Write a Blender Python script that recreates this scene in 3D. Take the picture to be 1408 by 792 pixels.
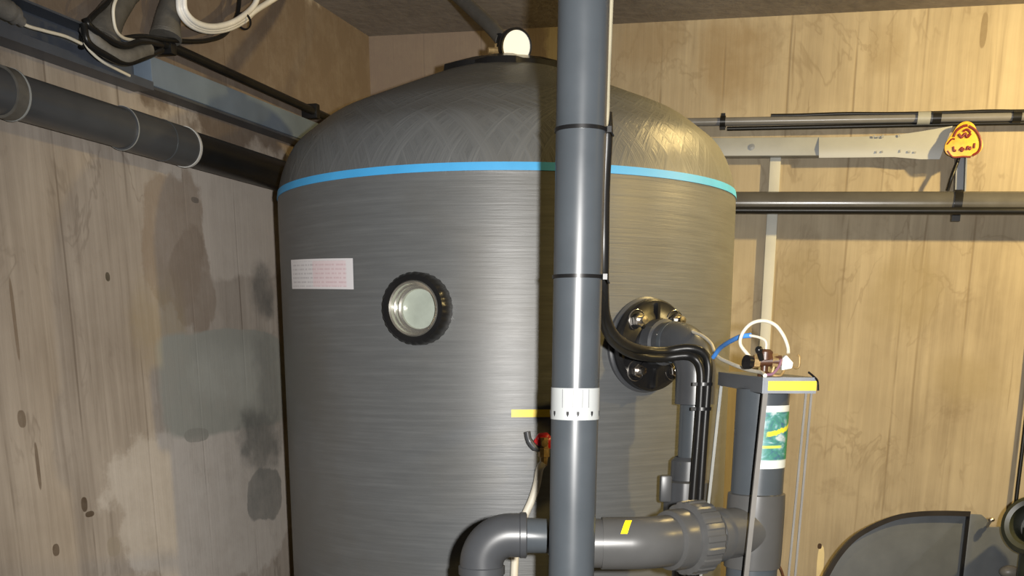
import bpy, bmesh, math, random
from math import sin, cos, tan, pi, radians as R, atan2, sqrt
from mathutils import Vector as V, Matrix

for o in list(bpy.data.objects):
    bpy.data.objects.remove(o)
S = bpy.context.scene
COL = S.collection
random.seed(4)

# ------------------------------------------------------------------ camera, world, lights
W, H = 1408, 792
F, CX, CY, PITCH, EYE = 1500.0, 704.0, 900.0, R(15.8), 1.55
cam = bpy.data.cameras.new('camera')
cam.sensor_width = 36.0
cam.lens = 36.0 * F / W
cam.shift_y = (CY - H / 2) / W          # the photograph is the upper part of a taller frame
cam.clip_start = 0.02
co = bpy.data.objects.new('camera', cam)
COL.objects.link(co)
co.location = (0, 0, EYE)
co.rotation_euler = (pi / 2 - PITCH, 0, 0)
S.camera = co

S.view_settings.view_transform = 'Standard'
S.view_settings.look = 'None'
S.view_settings.gamma = 1.0
S.view_settings.use_curve_mapping = False
S.view_settings.exposure = 0.0

w = bpy.data.worlds.new('world')
S.world = w
w.use_nodes = True
w.node_tree.nodes['Background'].inputs[0].default_value = (1.0, 0.9, 0.78, 1)
w.node_tree.nodes['Background'].inputs[1].default_value = 0.02


def lamp(name, kind, loc, energy, color, size, aim=None, cone=78, blend=0.75):
    l = bpy.data.lights.new(name, kind)
    l.energy = energy
    l.color = color
    if kind == 'AREA':
        l.shape = 'DISK'
        l.size = size
    else:
        l.shadow_soft_size = size
    o = bpy.data.objects.new(name, l)
    o.location = loc
    COL.objects.link(o)
    if aim:
        o.rotation_euler = (V(aim) - V(loc)).to_track_quat('-Z', 'Y').to_euler()
    if kind == 'SPOT':
        l.spot_size = R(cone)
        l.spot_blend = blend
    return o


lamp('camera_flash', 'SPOT', (0.107, -0.01, 1.575), 520, (1.0, 0.97, 0.93), 0.018, (0.35, 4.0, 1.2), 84)
lamp('ceiling_bulb', 'SPOT', (2.45, 3.05, 2.60), 285, (1.0, 0.74, 0.31), 0.04, (1.55, 4.45, 1.75), 140, 1.0)
lamp('ceiling_bulb_near_tank', 'SPOT', (1.0, 3.42, 2.60), 36, (1.0, 0.72, 0.28), 0.05, (0.8, 3.50, 1.9), 130, 0.9)
lamp('room_bulb', 'SPOT', (2.4, 1.7, 2.55), 150, (1.0, 0.70, 0.22), 0.05, (0.45, 3.3, 1.5), 60, 1.0)


# ------------------------------------------------------------------ pixel -> place
def ray(px, py):
    a, b = (px - CX) / F, (CY - py) / F
    return V((a, cos(PITCH) + b * sin(PITCH), -sin(PITCH) + b * cos(PITCH)))


CAMP = V((0, 0, EYE))


def at(px, py, Y):
    d = ray(px, py)
    return CAMP + d * (Y / d.y)


# left wall runs away from the camera at 16 deg, far wall crosses it
TL, TR = R(16), R(13.5)
DL = V((sin(TL), cos(TL), 0))           # along the left wall
NL = V((cos(TL), -sin(TL), 0))          # into the room
DR = V((cos(TR), -sin(TR), 0))          # along the far wall
NR = V((-sin(TR), -cos(TR), 0))         # into the room
OFFL = -1.96


def on_left(px, py, off=0.0):
    d = ray(px, py)
    t = (OFFL + off - CAMP.dot(NL)) / d.dot(NL)
    return CAMP + d * t


CORNER = on_left(507, 50)
OFFR = CORNER.dot(NR)


def on_far(px, py, off=0.0):
    d = ray(px, py)
    t = (OFFR + off - CAMP.dot(NR)) / d.dot(NR)
    return CAMP + d * t


ca, cb = on_left(430, 0), on_far(1408, 5)
CN = (cb - CORNER).cross(ca - CORNER).normalized()
if CN.z < 0:
    CN = -CN


def ceil_z(x, y):
    return CORNER.z - (CN.x * (x - CORNER.x) + CN.y * (y - CORNER.y)) / CN.z


TANK = V((-0.016, 3.7, 0))
RT = 0.710
ZS, DOME = 1.95, 0.425


def tank_r(z):
    return RT + 0.016 * max(0, (ZS - z)) / 1.2 * 0.8


# ------------------------------------------------------------------ mesh builder
class MB:
    def __init__(self):
        self.v, self.f, self.uv = [], [], {}

    def quadgrid(self, rows, close_u=False, close_v=False, uv=None):
        n0 = len(self.v)
        nr, nc = len(rows), len(rows[0])
        for r in rows:
            self.v += [V(p) for p in r]
        for i in range(nr if close_v else nr - 1):
            for j in range(nc if close_u else nc - 1):
                i2, j2 = (i + 1) % nr, (j + 1) % nc
                self.f.append((n0 + i * nc + j, n0 + i * nc + j2, n0 + i2 * nc + j2, n0 + i2 * nc + j))
                if uv:
                    self.uv[len(self.f) - 1] = [(j / (nc - 1), i / (nr - 1)), ((j + 1) / (nc - 1), i / (nr - 1)),
                                                ((j + 1) / (nc - 1), (i + 1) / (nr - 1)), (j / (nc - 1), (i + 1) / (nr - 1))]
        return self

    def ngon(self, pts):
        n0 = len(self.v)
        self.v += [V(p) for p in pts]
        self.f.append(tuple(range(n0, n0 + len(pts))))

    def tube(self, path, r, seg=16, caps=True):
        path = [V(p) for p in path]
        n = len(path)
        rs = r if isinstance(r, (list, tuple)) else [r] * n
        t0 = (path[1] - path[0]).normalized()
        u = t0.orthogonal().normalized()
        rows = []
        for i, p in enumerate(path):
            if i == 0:
                t = path[1] - path[0]
            elif i == n - 1:
                t = path[-1] - path[-2]
            else:
                t = (path[i + 1] - path[i]).normalized() + (path[i] - path[i - 1]).normalized()
            t.normalize()
            u = (u - t * u.dot(t)).normalized()
            b = t.cross(u)
            rows.append([p + (u * cos(2 * pi * k / seg) + b * sin(2 * pi * k / seg)) * rs[i] for k in range(seg)])
        self.quadgrid(rows, close_u=True)
        if caps:
            self.ngon(rows[0][::-1])
            self.ngon(rows[-1])
        return self

    def lathe(self, prof, origin=(0, 0, 0), axis=(0, 0, 1), seg=32, mod=None):
        o, a = V(origin), V(axis).normalized()
        u = a.orthogonal().normalized()
        b = a.cross(u)
        rows = []
        for r, h in prof:
            row = []
            for k in range(seg):
                t = 2 * pi * k / seg
                rr = max(r, 1e-4) * (mod(k, r, h) if mod else 1)
                row.append(o + a * h + (u * cos(t) + b * sin(t)) * rr)
            rows.append(row)
        self.quadgrid(rows, close_u=True)
        return self

    def box(self, c, size, ax=None):
        c = V(c)
        X, Y, Z = ax if ax else (V((1, 0, 0)), V((0, 1, 0)), V((0, 0, 1)))
        x, y, z = X * size[0] / 2, Y * size[1] / 2, Z * size[2] / 2
        n0 = len(self.v)
        self.v += [c - x - y - z, c + x - y - z, c + x + y - z, c - x + y - z, c - x - y + z, c + x - y + z, c + x + y + z, c - x + y + z]
        for f in ((3, 2, 1, 0), (4, 5, 6, 7), (0, 1, 5, 4), (1, 2, 6, 5), (2, 3, 7, 6), (3, 0, 4, 7)):
            self.f.append(tuple(n0 + i for i in f))
        return self

    def prism(self, pts, d):
        """polygon pts swept by vector d"""
        pts = [V(p) for p in pts]
        d = V(d)
        n, n0 = len(pts), len(self.v)
        self.v += pts + [p + d for p in pts]
        self.f.append(tuple(n0 + i for i in range(n)))
        self.f.append(tuple(n0 + n + i for i in reversed(range(n))))
        for i in range(n):
            j = (i + 1) % n
            self.f.append((n0 + j, n0 + i, n0 + n + i, n0 + n + j))
        return self

    def ball(self, c, r, seg=16, scale=(1, 1, 1), ax=None):
        c = V(c)
        X, Y, Z = ax if ax else (V((1, 0, 0)), V((0, 1, 0)), V((0, 0, 1)))
        rows = []
        for i in range(seg // 2 + 1):
            ph = pi * i / (seg // 2)
            rows.append([c + X * r * scale[0] * max(sin(ph), 1e-3) * cos(2 * pi * k / seg) + Y * r * scale[1] * max(sin(ph), 1e-3) * sin(2 * pi * k / seg)
                         + Z * r * scale[2] * cos(ph) for k in range(seg)])
        self.quadgrid(rows, close_u=True)
        return self

    def build(self, name, mat, parent=None, bevel=0.0, angle=38, bseg=2):
        me = bpy.data.meshes.new(name)
        off = V((0, 0, 0))
        if parent is not None:
            q = parent
            while q is not None:
                off += q.location
                q = q.parent
        else:
            lo = [min(p[i] for p in self.v) for i in range(3)]
            hi = [max(p[i] for p in self.v) for i in range(3)]
            off = V(((lo[0] + hi[0]) / 2, (lo[1] + hi[1]) / 2, lo[2]))
        me.from_pydata([tuple(p - off) for p in self.v], [], self.f)
        if self.uv:
            lay = me.uv_layers.new(name='UVMap')
            for fi, c in self.uv.items():
                for k, li in enumerate(me.polygons[fi].loop_indices):
                    lay.data[li].uv = c[k]
        bm = bmesh.new()
        bm.from_mesh(me)
        if not self.uv:
            bmesh.ops.remove_doubles(bm, verts=bm.verts, dist=2e-5)
        bmesh.ops.recalc_face_normals(bm, faces=bm.faces)
        if bevel:
            es = [e for e in bm.edges if len(e.link_faces) == 2 and e.calc_face_angle(0) > R(30)]
            bmesh.ops.bevel(bm, geom=es, offset=bevel, segments=bseg, affect='EDGES', profile=0.6, clamp_overlap=True)
        for f in bm.faces:
            f.smooth = True
        for e in bm.edges:
            if len(e.link_faces) == 2 and e.calc_face_angle(0) > R(angle):
                e.smooth = False
        bm.to_mesh(me)
        bm.free()
        me.materials.append(mat)
        o = bpy.data.objects.new(name, me)
        COL.objects.link(o)
        if parent is not None:
            o.parent = parent
        else:
            o.location = off
        return o


def tag(o, label, cat, group=None):
    o['label'] = label
    o['category'] = cat
    if group:
        o['group'] = group
    return o


def thing(name, label, cat, loc=(0, 0, 0), group=None):
    o = bpy.data.objects.new(name, None)
    o.empty_display_size = 0.05
    o.location = loc
    COL.objects.link(o)
    return tag(o, label, cat, group)


def spline(pts, n=8):
    pts = [V(p) for p in pts]
    P = [pts[0] * 2 - pts[1]] + pts + [pts[-1] * 2 - pts[-2]]
    out = []
    for i in range(1, len(P) - 2):
        a, b, c, d = P[i - 1:i + 3]
        for k in range(n):
            t = k / n
            out.append(0.5 * ((2 * b) + (c - a) * t + (2 * a - 5 * b + 4 * c - d) * t * t + (3 * b - a - 3 * c + d) * t ** 3))
    out.append(pts[-1])
    return out


def fillet(pts, r, n=10):
    pts = [V(p) for p in pts]
    out = [pts[0]]
    for i in range(1, len(pts) - 1):
        a, b, c = pts[i - 1], pts[i], pts[i + 1]
        u, v = (a - b).normalized(), (c - b).normalized()
        ang = u.angle(v)
        d = r / tan(ang / 2)
        ctr = b + (u + v).normalized() * (r / sin(ang / 2))
        p, q = b + u * d - ctr, b + v * d - ctr
        tot = p.angle(q)
        axn = p.cross(q).normalized()
        for k in range(n + 1):
            out.append(ctr + Matrix.Rotation(tot * k / n, 3, axn) @ p)
    out.append(pts[-1])
    return out


def ring(mb, c, axis, r, wid, t=0.004, seg=32):
    """a raised band round a pipe of radius r"""
    mb.lathe([(r - .001, -wid / 2), (r + t, -wid / 2), (r + t, wid / 2), (r - .001, wid / 2)], c, axis, seg)
    return mb


# ------------------------------------------------------------------ materials
def new_mat(name):
    m = bpy.data.materials.new(name)
    m.use_nodes = True
    nt = m.node_tree
    b = nt.nodes['Principled BSDF']
    return m, nt, b


class N:
    """tiny node helper"""
    def __init__(self, nt):
        self.nt = nt

    def node(self, kind, **kw):
        n = self.nt.nodes.new(kind)
        for k, v in kw.items():
            setattr(n, k, v)
        return n

    def put(self, sock, val):
        if isinstance(val, bpy.types.NodeSocket):
            self.nt.links.new(val, sock)
        elif val is not None:
            sock.default_value = val

    def math(self, op, a, b=None, c=None, clamp=False):
        n = self.node('ShaderNodeMath', operation=op)
        n.use_clamp = clamp
        for i, x in enumerate((a, b, c)):
            if x is not None:
                self.put(n.inputs[i], x)
        return n.outputs[0]

    def comb(self, x, y, z=0.0):
        n = self.node('ShaderNodeCombineXYZ')
        for i, q in enumerate((x, y, z)):
            self.put(n.inputs[i], q)
        return n.outputs[0]

    def noise(self, vec, scale, detail=3.0, rough=0.55, dist=0.0):
        n = self.node('ShaderNodeTexNoise')
        self.put(n.inputs['Vector'], vec)
        n.inputs['Scale'].default_value = scale
        n.inputs['Detail'].default_value = detail
        n.inputs['Roughness'].default_value = rough
        n.inputs['Distortion'].default_value = dist
        return n.outputs['Fac']

    def ramp(self, fac, stops):
        n = self.node('ShaderNodeValToRGB')
        e = n.color_ramp.elements
        while len(e) < len(stops):
            e.new(0.5)
        for i, (p, c) in enumerate(stops):
            e[i].position = p
            e[i].color = (*c, 1) if len(c) == 3 else c
        self.put(n.inputs[0], fac)
        return n.outputs[0]

    def mix(self, fac, a, b, mode='MIX'):
        n = self.node('ShaderNodeMix', data_type='RGBA', blend_type=mode)
        self.put(n.inputs[0], fac)
        for s, x in ((n.inputs[6], a), (n.inputs[7], b)):
            if isinstance(x, tuple):
                s.default_value = (*x, 1) if len(x) == 3 else x
            else:
                self.put(s, x)
        return n.outputs[2]

    def sstep(self, x, a, b):
        n = self.node('ShaderNodeMapRange', interpolation_type='SMOOTHSTEP')
        self.put(n.inputs[0], x)
        n.inputs[1].default_value = a
        n.inputs[2].default_value = b
        return n.outputs[0]

    def obj(self):
        return self.node('ShaderNodeTexCoord').outputs['Object']

    def uv(self):
        return self.node('ShaderNodeTexCoord').outputs['UV']

    def sep(self, v):
        n = self.node('ShaderNodeSeparateXYZ')
        self.put(n.inputs[0], v)
        return n.outputs[0], n.outputs[1], n.outputs[2]

    def bump(self, h, strength=0.3, dist=0.01):
        n = self.node('ShaderNodeBump')
        n.inputs['Strength'].default_value = strength
        n.inputs['Distance'].default_value = dist
        self.put(n.inputs['Height'], h)
        return n.outputs[0]


def plain(name, col, rough=0.5, metal=0.0, var=0.12, scale=12.0, spec=0.5, bump=0.0, coat=0.0):
    m, nt, b = new_mat(name)
    n = N(nt)
    f = n.noise(n.obj(), scale, 4)
    c2 = tuple(max(0, min(1, c * (1 + var))) for c in col)
    c1 = tuple(c * (1 - var) for c in col)
    n.put(b.inputs['Base Color'], n.ramp(f, [(0.3, c1), (0.7, c2)]))
    n.put(b.inputs['Roughness'], n.math('MULTIPLY_ADD', f, 0.16, rough - 0.08))
    b.inputs['Metallic'].default_value = metal
    b.inputs['Specular IOR Level'].default_value = spec
    b.inputs['Coat Weight'].default_value = coat
    if bump:
        n.put(b.inputs['Normal'], n.bump(n.noise(n.obj(), scale * 6, 3), bump, 0.004))
    return m


PVC = plain('grey_pvc', (0.058, 0.067, 0.076), 0.30, var=0.08, scale=9)
PVC_DK = plain('dark_grey_pvc', (0.05, 0.053, 0.058), 0.36, var=0.10, scale=9)
PVC_WARM = plain('worn_grey_pvc', (0.072, 0.072, 0.071), 0.30, var=0.10, scale=9)
RUBBER = plain('black_rubber', (0.009, 0.009, 0.009), 0.36, spec=0.3)
BLACK = plain('black_plastic', (0.009, 0.009, 0.0095), 0.30, spec=0.35)
CREAM = plain('cream_plastic', (0.62, 0.58, 0.48), 0.45)
WHITE = plain('white_plastic', (0.75, 0.74, 0.70), 0.4)
PAPERW = plain('white_print_film', (0.40, 0.42, 0.42), 0.5, var=0.04)
BLUE = plain('blue_tape', (0.055, 0.33, 0.66), 0.5, var=0.06)
BLUEC = plain('blue_cable', (0.07, 0.27, 0.75), 0.4)
YELLOW = plain('yellow_tape', (0.88, 0.70, 0.015), 0.45, var=0.04)
ORANGEY = plain('amber_sticker', (0.80, 0.57, 0.02), 0.45, var=0.06)
RED = plain('red_paint', (0.50, 0.02, 0.025), 0.3)
BRASS = plain('aged_brass', (0.42, 0.29, 0.13), 0.38, metal=0.55, var=0.3, scale=60)
STEEL = plain('stainless_steel', (0.62, 0.58, 0.53), 0.28, metal=1.0, var=0.15, scale=40)
GALV = plain('painted_steel', (0.16, 0.175, 0.20), 0.42, var=0.12)
ROD = plain('satin_steel_bar', (0.13, 0.122, 0.11), 0.45)
DUCT = plain('blue_grey_duct', (0.115, 0.15, 0.195), 0.45, var=0.15, scale=6)
DUCTW = plain('pale_grey_trunking', (0.235, 0.245, 0.24), 0.45, var=0.12, scale=7)
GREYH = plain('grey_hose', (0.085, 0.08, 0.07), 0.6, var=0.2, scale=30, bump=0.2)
SLEEVE = plain('grey_sleeve', (0.13, 0.125, 0.115), 0.6, var=0.25, scale=25, bump=0.3)
BROWN = plain('brown_fitting', (0.075, 0.030, 0.014), 0.4, var=0.4, scale=60)
HOOD = plain('dark_grey_casting', (0.070, 0.078, 0.088), 0.5, var=0.12, scale=10, bump=0.05)
HOODRIM = plain('black_brown_rim', (0.014, 0.011, 0.009), 0.45, var=0.2)
OLIVE = plain('dark_green_black_cast', (0.025, 0.028, 0.018), 0.35, var=0.3)
CHROME = plain('chromed_ring', (0.62, 0.60, 0.54), 0.18, metal=0.85, var=0.1)
GLASS = plain('milky_sight_glass', (0.31, 0.345, 0.30), 0.16, var=0.12, scale=20, coat=0.5)
INK = plain('dark_ink', (0.02, 0.02, 0.022), 0.6)
INKG = plain('pale_grey_ink', (0.22, 0.225, 0.23), 0.6)
DKRED = plain('dark_red_print', (0.14, 0.012, 0.008), 0.5)


def tank_mat():
    m, nt, b = new_mat('filament_wound_tank')
    n = N(nt)
    x, y, z = n.sep(n.obj())
    th = n.math('ARCTAN2', x, n.math('MULTIPLY', y, -1.0))
    r = n.math('SQRT', n.math('ADD', n.math('MULTIPLY', x, x), n.math('MULTIPLY', y, y)))
    # hoop windings on the barrel
    hoop = n.noise(n.comb(n.math('MULTIPLY', th, 2.2), n.math('MULTIPLY', z, 95.0)), 1.0, 4, 0.65)
    hoop2 = n.noise(n.comb(n.math('MULTIPLY', th, 6.0), n.math('MULTIPLY', z, 30.0), 5.0), 1.0, 3, 0.6)
    barrel = n.math('ADD', n.math('MULTIPLY', hoop, 0.7), n.math('MULTIPLY', hoop2, 0.3))
    # crossing geodesic windings on the dome
    u = n.math('MULTIPLY_ADD', r, 2.6, th)
    v = n.math('MULTIPLY_ADD', r, -2.6, th)
    g1 = n.noise(n.comb(n.math('MULTIPLY', u, 26.0), n.math('MULTIPLY', v, 1.6)), 1.0, 4, 0.6)
    g2 = n.noise(n.comb(n.math('MULTIPLY', v, 26.0), n.math('MULTIPLY', u, 1.6), 3.0), 1.0, 4, 0.6)
    dome = n.math('MAXIMUM', g1, g2)
    isd = n.sstep(z, 1.96, 2.0)
    mx = n.node('ShaderNodeMix', data_type='FLOAT')
    n.put(mx.inputs[0], isd)
    n.put(mx.inputs[2], barrel)
    n.put(mx.inputs[3], dome)
    h = mx.outputs[0]
    base = n.ramp(h, [(0.25, (0.080, 0.084, 0.087)), (0.5, (0.096, 0.101, 0.104)), (0.75, (0.122, 0.128, 0.131))])
    cloud = n.noise(n.obj(), 2.6, 3)
    base = n.mix(n.math('MULTIPLY', n.sstep(cloud, 0.42, 0.72), 0.6), base, (0.085, 0.082, 0.074))
    n.put(b.inputs['Base Color'], base)
    n.put(b.inputs['Roughness'], n.math('MULTIPLY_ADD', h, 0.2, 0.335))
    n.put(b.inputs['Normal'], n.bump(n.math('MULTIPLY', h, n.math('MULTIPLY_ADD', isd, 3.4, 1.0)), 0.24, 0.004))
    b.inputs['Specular IOR Level'].default_value = 0.55
    return m


def concrete(name, along, base0, base1, stain, patches=(), board=0.27, seed=0.0, grain=0.5, side='x'):
    """board-marked concrete; u runs along the wall, v up (object space)"""
    m, nt, b = new_mat(name)
    n = N(nt)
    x, y, z = n.sep(n.obj())
    u = n.math('ADD', n.math('MULTIPLY', x, along.x), n.math('MULTIPLY', y, along.y))
    un = n.math('ADD', u, n.math('MULTIPLY', n.noise(n.comb(u, z, seed), 2.0, 2), 0.012))
    g = n.noise(n.comb(n.math('MULTIPLY', un, 42.0), n.math('MULTIPLY', z, 1.3), seed), 1.0, 5, 0.6, 0.6)
    g2 = n.noise(n.comb(n.math('MULTIPLY', un, 9.0), n.math('MULTIPLY', z, 1.1), seed + 7), 1.0, 4, 0.6, 1.2)
    cl = n.noise(n.comb(u, z, seed + 3), 2.2, 5, 0.62)
    # every board its own tone
    bid = n.math('FLOOR', n.math('DIVIDE', un, board))
    wn = n.node('ShaderNodeTexWhiteNoise', noise_dimensions='1D')
    n.put(wn.inputs['W'], n.math('ADD', bid, seed))
    tone = wn.outputs['Value']
    fac = n.math('ADD', n.math('ADD', n.math('MULTIPLY', g, 0.40 * grain * 2), n.math('MULTIPLY', g2, 0.30)), n.math('ADD', n.math('MULTIPLY', cl, 0.34), n.math('MULTIPLY', tone, 0.10)))
    col = n.ramp(fac, [(0.36, base0), (0.66, base1)])
    # joints between the boards
    fr = n.math('FRACT', n.math('DIVIDE', un, board))
    dj = n.math('MULTIPLY', n.math('MINIMUM', fr, n.math('SUBTRACT', 1.0, fr)), board)
    vis = n.sstep(n.noise(n.comb(u, n.math('MULTIPLY', z, 0.9), seed + 11), 2.5, 3), 0.38, 0.6)
    joint = n.math('MULTIPLY', n.math('SUBTRACT', 1.0, n.sstep(dj, 0.001, 0.0065)), vis)
    # thin dark grain strokes
    st = n.noise(n.comb(n.math('MULTIPLY', un, 26.0), n.math('MULTIPLY', z, 1.0), seed + 21), 1.0, 3, 0.5, 0.8)
    stroke = n.math('MULTIPLY', n.sstep(st, 0.64, 0.74), 0.55)
    col = n.mix(n.math('MULTIPLY', joint, 0.62), col, stain)
    col = n.mix(stroke, col, stain)
    # blotches
    bl = n.noise(n.comb(u, z, seed + 31), 3.2, 6, 0.66)
    col = n.mix(n.math('MULTIPLY', n.sstep(bl, 0.56, 0.74), 0.5), col, stain)
    vn = n.noise(n.comb(n.math('MULTIPLY', un, 1.6), z, seed + 41), 3.0, 4, 0.6, 0.6)
    vmask = n.sstep(n.noise(n.comb(u, z, seed + 47), 2.4, 3), 0.46, 0.62)
    vein = n.math('MULTIPLY', n.math('SUBTRACT', 1.0, n.sstep(n.math('ABSOLUTE', n.math('SUBTRACT', vn, 0.5)), 0.0, 0.028)), vmask)
    col = n.mix(n.math('MULTIPLY', vein, 0.34), col, stain)
    pvec = n.comb(u, z, seed + 57)
    nz = n.noise(pvec, 7.0, 5, 0.65)
    nz2 = n.noise(pvec, 3.0, 3, 0.6)
    rag_a = n.math('MULTIPLY_ADD', nz2, 1.6, n.math('SUBTRACT', nz, 1.3))
    mott = n.math('MULTIPLY_ADD', n.noise(pvec, 9.0, 5, 0.7), 0.9, -0.45)
    # shaped patches: (u, v, half width, half height, colour, strength, raggedness)
    for (pu, pv, hw, hh, pc, ps, rag, *ex) in patches:
        ex = ex[0] if ex else 2.6
        du = n.math('DIVIDE', n.math('SUBTRACT', u, pu), hw)
        dv = n.math('DIVIDE', n.math('SUBTRACT', z, pv), hh)
        d = n.math('POWER', n.math('ADD', n.math('POWER', n.math('ABSOLUTE', du), ex), n.math('POWER', n.math('ABSOLUTE', dv), ex)), 1 / ex)
        d = n.math('MULTIPLY_ADD', rag_a, rag, d)
        msk = n.math('MULTIPLY', n.math('SUBTRACT', 1.0, n.sstep(d, *((0.45, 1.15) if rag >= .75 and hw > .03 else (0.90, 1.02)))), n.math('ADD', mott, ps), clamp=True)
        col = n.mix(msk, col, pc)
    n.put(b.inputs['Base Color'], col)
    b.inputs['Roughness'].default_value = 0.82
    b.inputs['Specular IOR Level'].default_value = 0.25
    hgt = n.math('SUBTRACT', n.math('ADD', n.math('MULTIPLY', g, 0.5), n.math('MULTIPLY', cl, 0.4)), n.math('MULTIPLY', joint, 0.25))
    n.put(b.inputs['Normal'], n.bump(hgt, 0.35, 0.006))
    return m


# ------------------------------------------------------------------ room shell
HT = 3.3
LFAR = 5.2          # how far each wall runs from the corner


def wall(name, p0, d, length, nrm, mat, kind='structure', h=HT):
    """a wall slab whose room face passes through p0, running along d"""
    mb = MB()
    c = V((p0.x, p0.y, 0)) + d * (length / 2) - nrm * 0.075
    mb.box(V((c.x, c.y, h / 2)), (length, 0.15, h), (d, nrm, V((0, 0, 1))))
    o = mb.build(name, mat)
    o['kind'] = kind
    return o


def uvl(px, py, o):
    p = on_left(px, py) - o
    return (p.x * -DL.x + p.y * -DL.y, p.z)


def uvf(px, py, o):
    p = on_far(px, py) - o
    return (p.x * DR.x + p.y * DR.y, p.z)


def slab_off(p0, d, length, nrm):
    mb = MB()
    c = V((p0.x, p0.y, 0)) + d * (length / 2) - nrm * 0.075
    mb.box(V((c.x, c.y, HT / 2)), (length, 0.15, HT), (d, nrm, V((0, 0, 1))))
    lo = [min(p[i] for p in mb.v) for i in range(3)]
    hi = [max(p[i] for p in mb.v) for i in range(3)]
    return V(((lo[0] + hi[0]) / 2, (lo[1] + hi[1]) / 2, lo[2]))


LLEN, RLEN = 7.2, 4.4
ol = slab_off(CORNER, -DL, LLEN, NL)
orr = slab_off(CORNER, DR, RLEN, NR)


def patch_l(px, py, hwpx, hhpx, col, s, rag, ex=2.6):
    a, bq = uvl(px - hwpx, py, ol), uvl(px + hwpx, py, ol)
    t, u = uvl(px, py - hhpx, ol), uvl(px, py + hhpx, ol)
    return ((a[0] + bq[0]) / 2, (t[1] + u[1]) / 2, abs(a[0] - bq[0]) / 2, abs(t[1] - u[1]) / 2, col, s, rag, ex)


def patch_f(px, py, hwpx, hhpx, col, s, rag):
    a, bq = uvf(px - hwpx, py, orr), uvf(px + hwpx, py, orr)
    t, u = uvf(px, py - hhpx, orr), uvf(px, py + hhpx, orr)
    return ((a[0] + bq[0]) / 2, (t[1] + u[1]) / 2, abs(a[0] - bq[0]) / 2, abs(t[1] - u[1]) / 2, col, s, rag)


left_patches = [
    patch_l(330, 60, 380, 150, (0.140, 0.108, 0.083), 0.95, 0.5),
    patch_l(300, 300, 100, 90, (0.423, 0.378, 0.332), 0.75, 0.5),
    patch_l(238, 330, 44, 100, (0.245, 0.196, 0.152), 0.80, 0.70),
    patch_l(265, 385, 28, 70, (0.215, 0.170, 0.132), 0.7, 0.74),
    patch_l(222, 450, 42, 70, (0.274, 0.218, 0.126), 0.35, 0.9),
    patch_l(290, 690, 140, 120, (0.458, 0.423, 0.384), 0.65, 0.6),
    patch_l(305, 527, 90, 70, (0.262, 0.262, 0.232), 0.95, 0.14, 7.0),
    patch_l(325, 480, 66, 28, (0.255, 0.255, 0.228), 0.9, 0.25),
    patch_l(320, 520, 70, 46, (0.354, 0.354, 0.320), 0.45, 0.8),
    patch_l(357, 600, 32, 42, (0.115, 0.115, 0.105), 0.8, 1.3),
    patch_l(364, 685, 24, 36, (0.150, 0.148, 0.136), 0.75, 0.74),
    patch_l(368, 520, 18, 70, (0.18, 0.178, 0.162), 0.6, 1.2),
    patch_l(270, 598, 16, 9, (0.22, 0.215, 0.19), 0.8, 0.7),
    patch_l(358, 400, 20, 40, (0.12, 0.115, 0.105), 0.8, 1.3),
    patch_l(268, 275, 5, 4, (0.126, 0.108, 0.091), 0.8, 0.5),
    patch_l(30, 576, 6, 13, (0.114, 0.086, 0.063), 0.85, 0.6),
    patch_l(116, 694, 4, 10, (0.080, 0.058, 0.040), 0.9, 0.9),
    patch_l(123, 707, 6, 4, (0.080, 0.058, 0.040), 0.9, 0.9),
    patch_l(77, 756, 5, 9, (0.080, 0.058, 0.040), 0.9, 0.9),
    patch_l(148, 380, 4, 8, (0.069, 0.058, 0.040), 0.9, 0.9),
    patch_l(156, 752, 10, 16, (0.252, 0.218, 0.172), 0.6, 0.6),
    patch_l(52, 640, 2.5, 34, (0.114, 0.086, 0.063), 0.8, 0.3),
    patch_l(20, 440, 2.5, 60, (0.138, 0.103, 0.074), 0.7, 0.3),
]
far_patches = [
    patch_f(600, 75, 150, 80, (0.19, 0.148, 0.118), 0.95, 0.6),
    patch_f(1010, 90, 60, 60, (0.22, 0.16, 0.09), 0.62, 0.9),
    patch_f(890, 60, 50, 40, (0.22, 0.165, 0.10), 0.6, 0.9),
    patch_f(1215, 70, 30, 45, (0.24, 0.19, 0.12), 0.5, 1.0),
    patch_f(1353, 40, 5, 25, (0.18, 0.14, 0.09), 0.85, 0.5),
    patch_f(1240, 400, 60, 60, (0.235, 0.19, 0.115), 0.55, 0.9),
    patch_f(1330, 520, 70, 40, (0.235, 0.19, 0.115), 0.55, 0.9),
    patch_f(1110, 400, 60, 60, (0.235, 0.19, 0.115), 0.55, 0.9),
    patch_f(1128, 775, 5, 26, (0.62, 0.52, 0.30), 0.9, 0.3),
    patch_f(1127, 751, 3, 4, (0.05, 0.03, 0.02), 1.0, 0.2),
]
WL = concrete('board_marked_concrete_left', -DL, (0.210, 0.178, 0.148), (0.385, 0.342, 0.297), (0.115, 0.09, 0.07), left_patches, 0.30, 2.0, 0.36)
WF = concrete('board_marked_concrete_far', DR, (0.215, 0.175, 0.12), (0.37, 0.315, 0.225), (0.16, 0.12, 0.075), far_patches, 0.245, 9.0, 0.34)
WO = concrete('board_marked_concrete_plain', V((0.7, 0.7, 0)), (0.24, 0.19, 0.14), (0.45, 0.38, 0.28), (0.13, 0.10, 0.07), (), 0.26, 4.0, 0.45)


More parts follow.
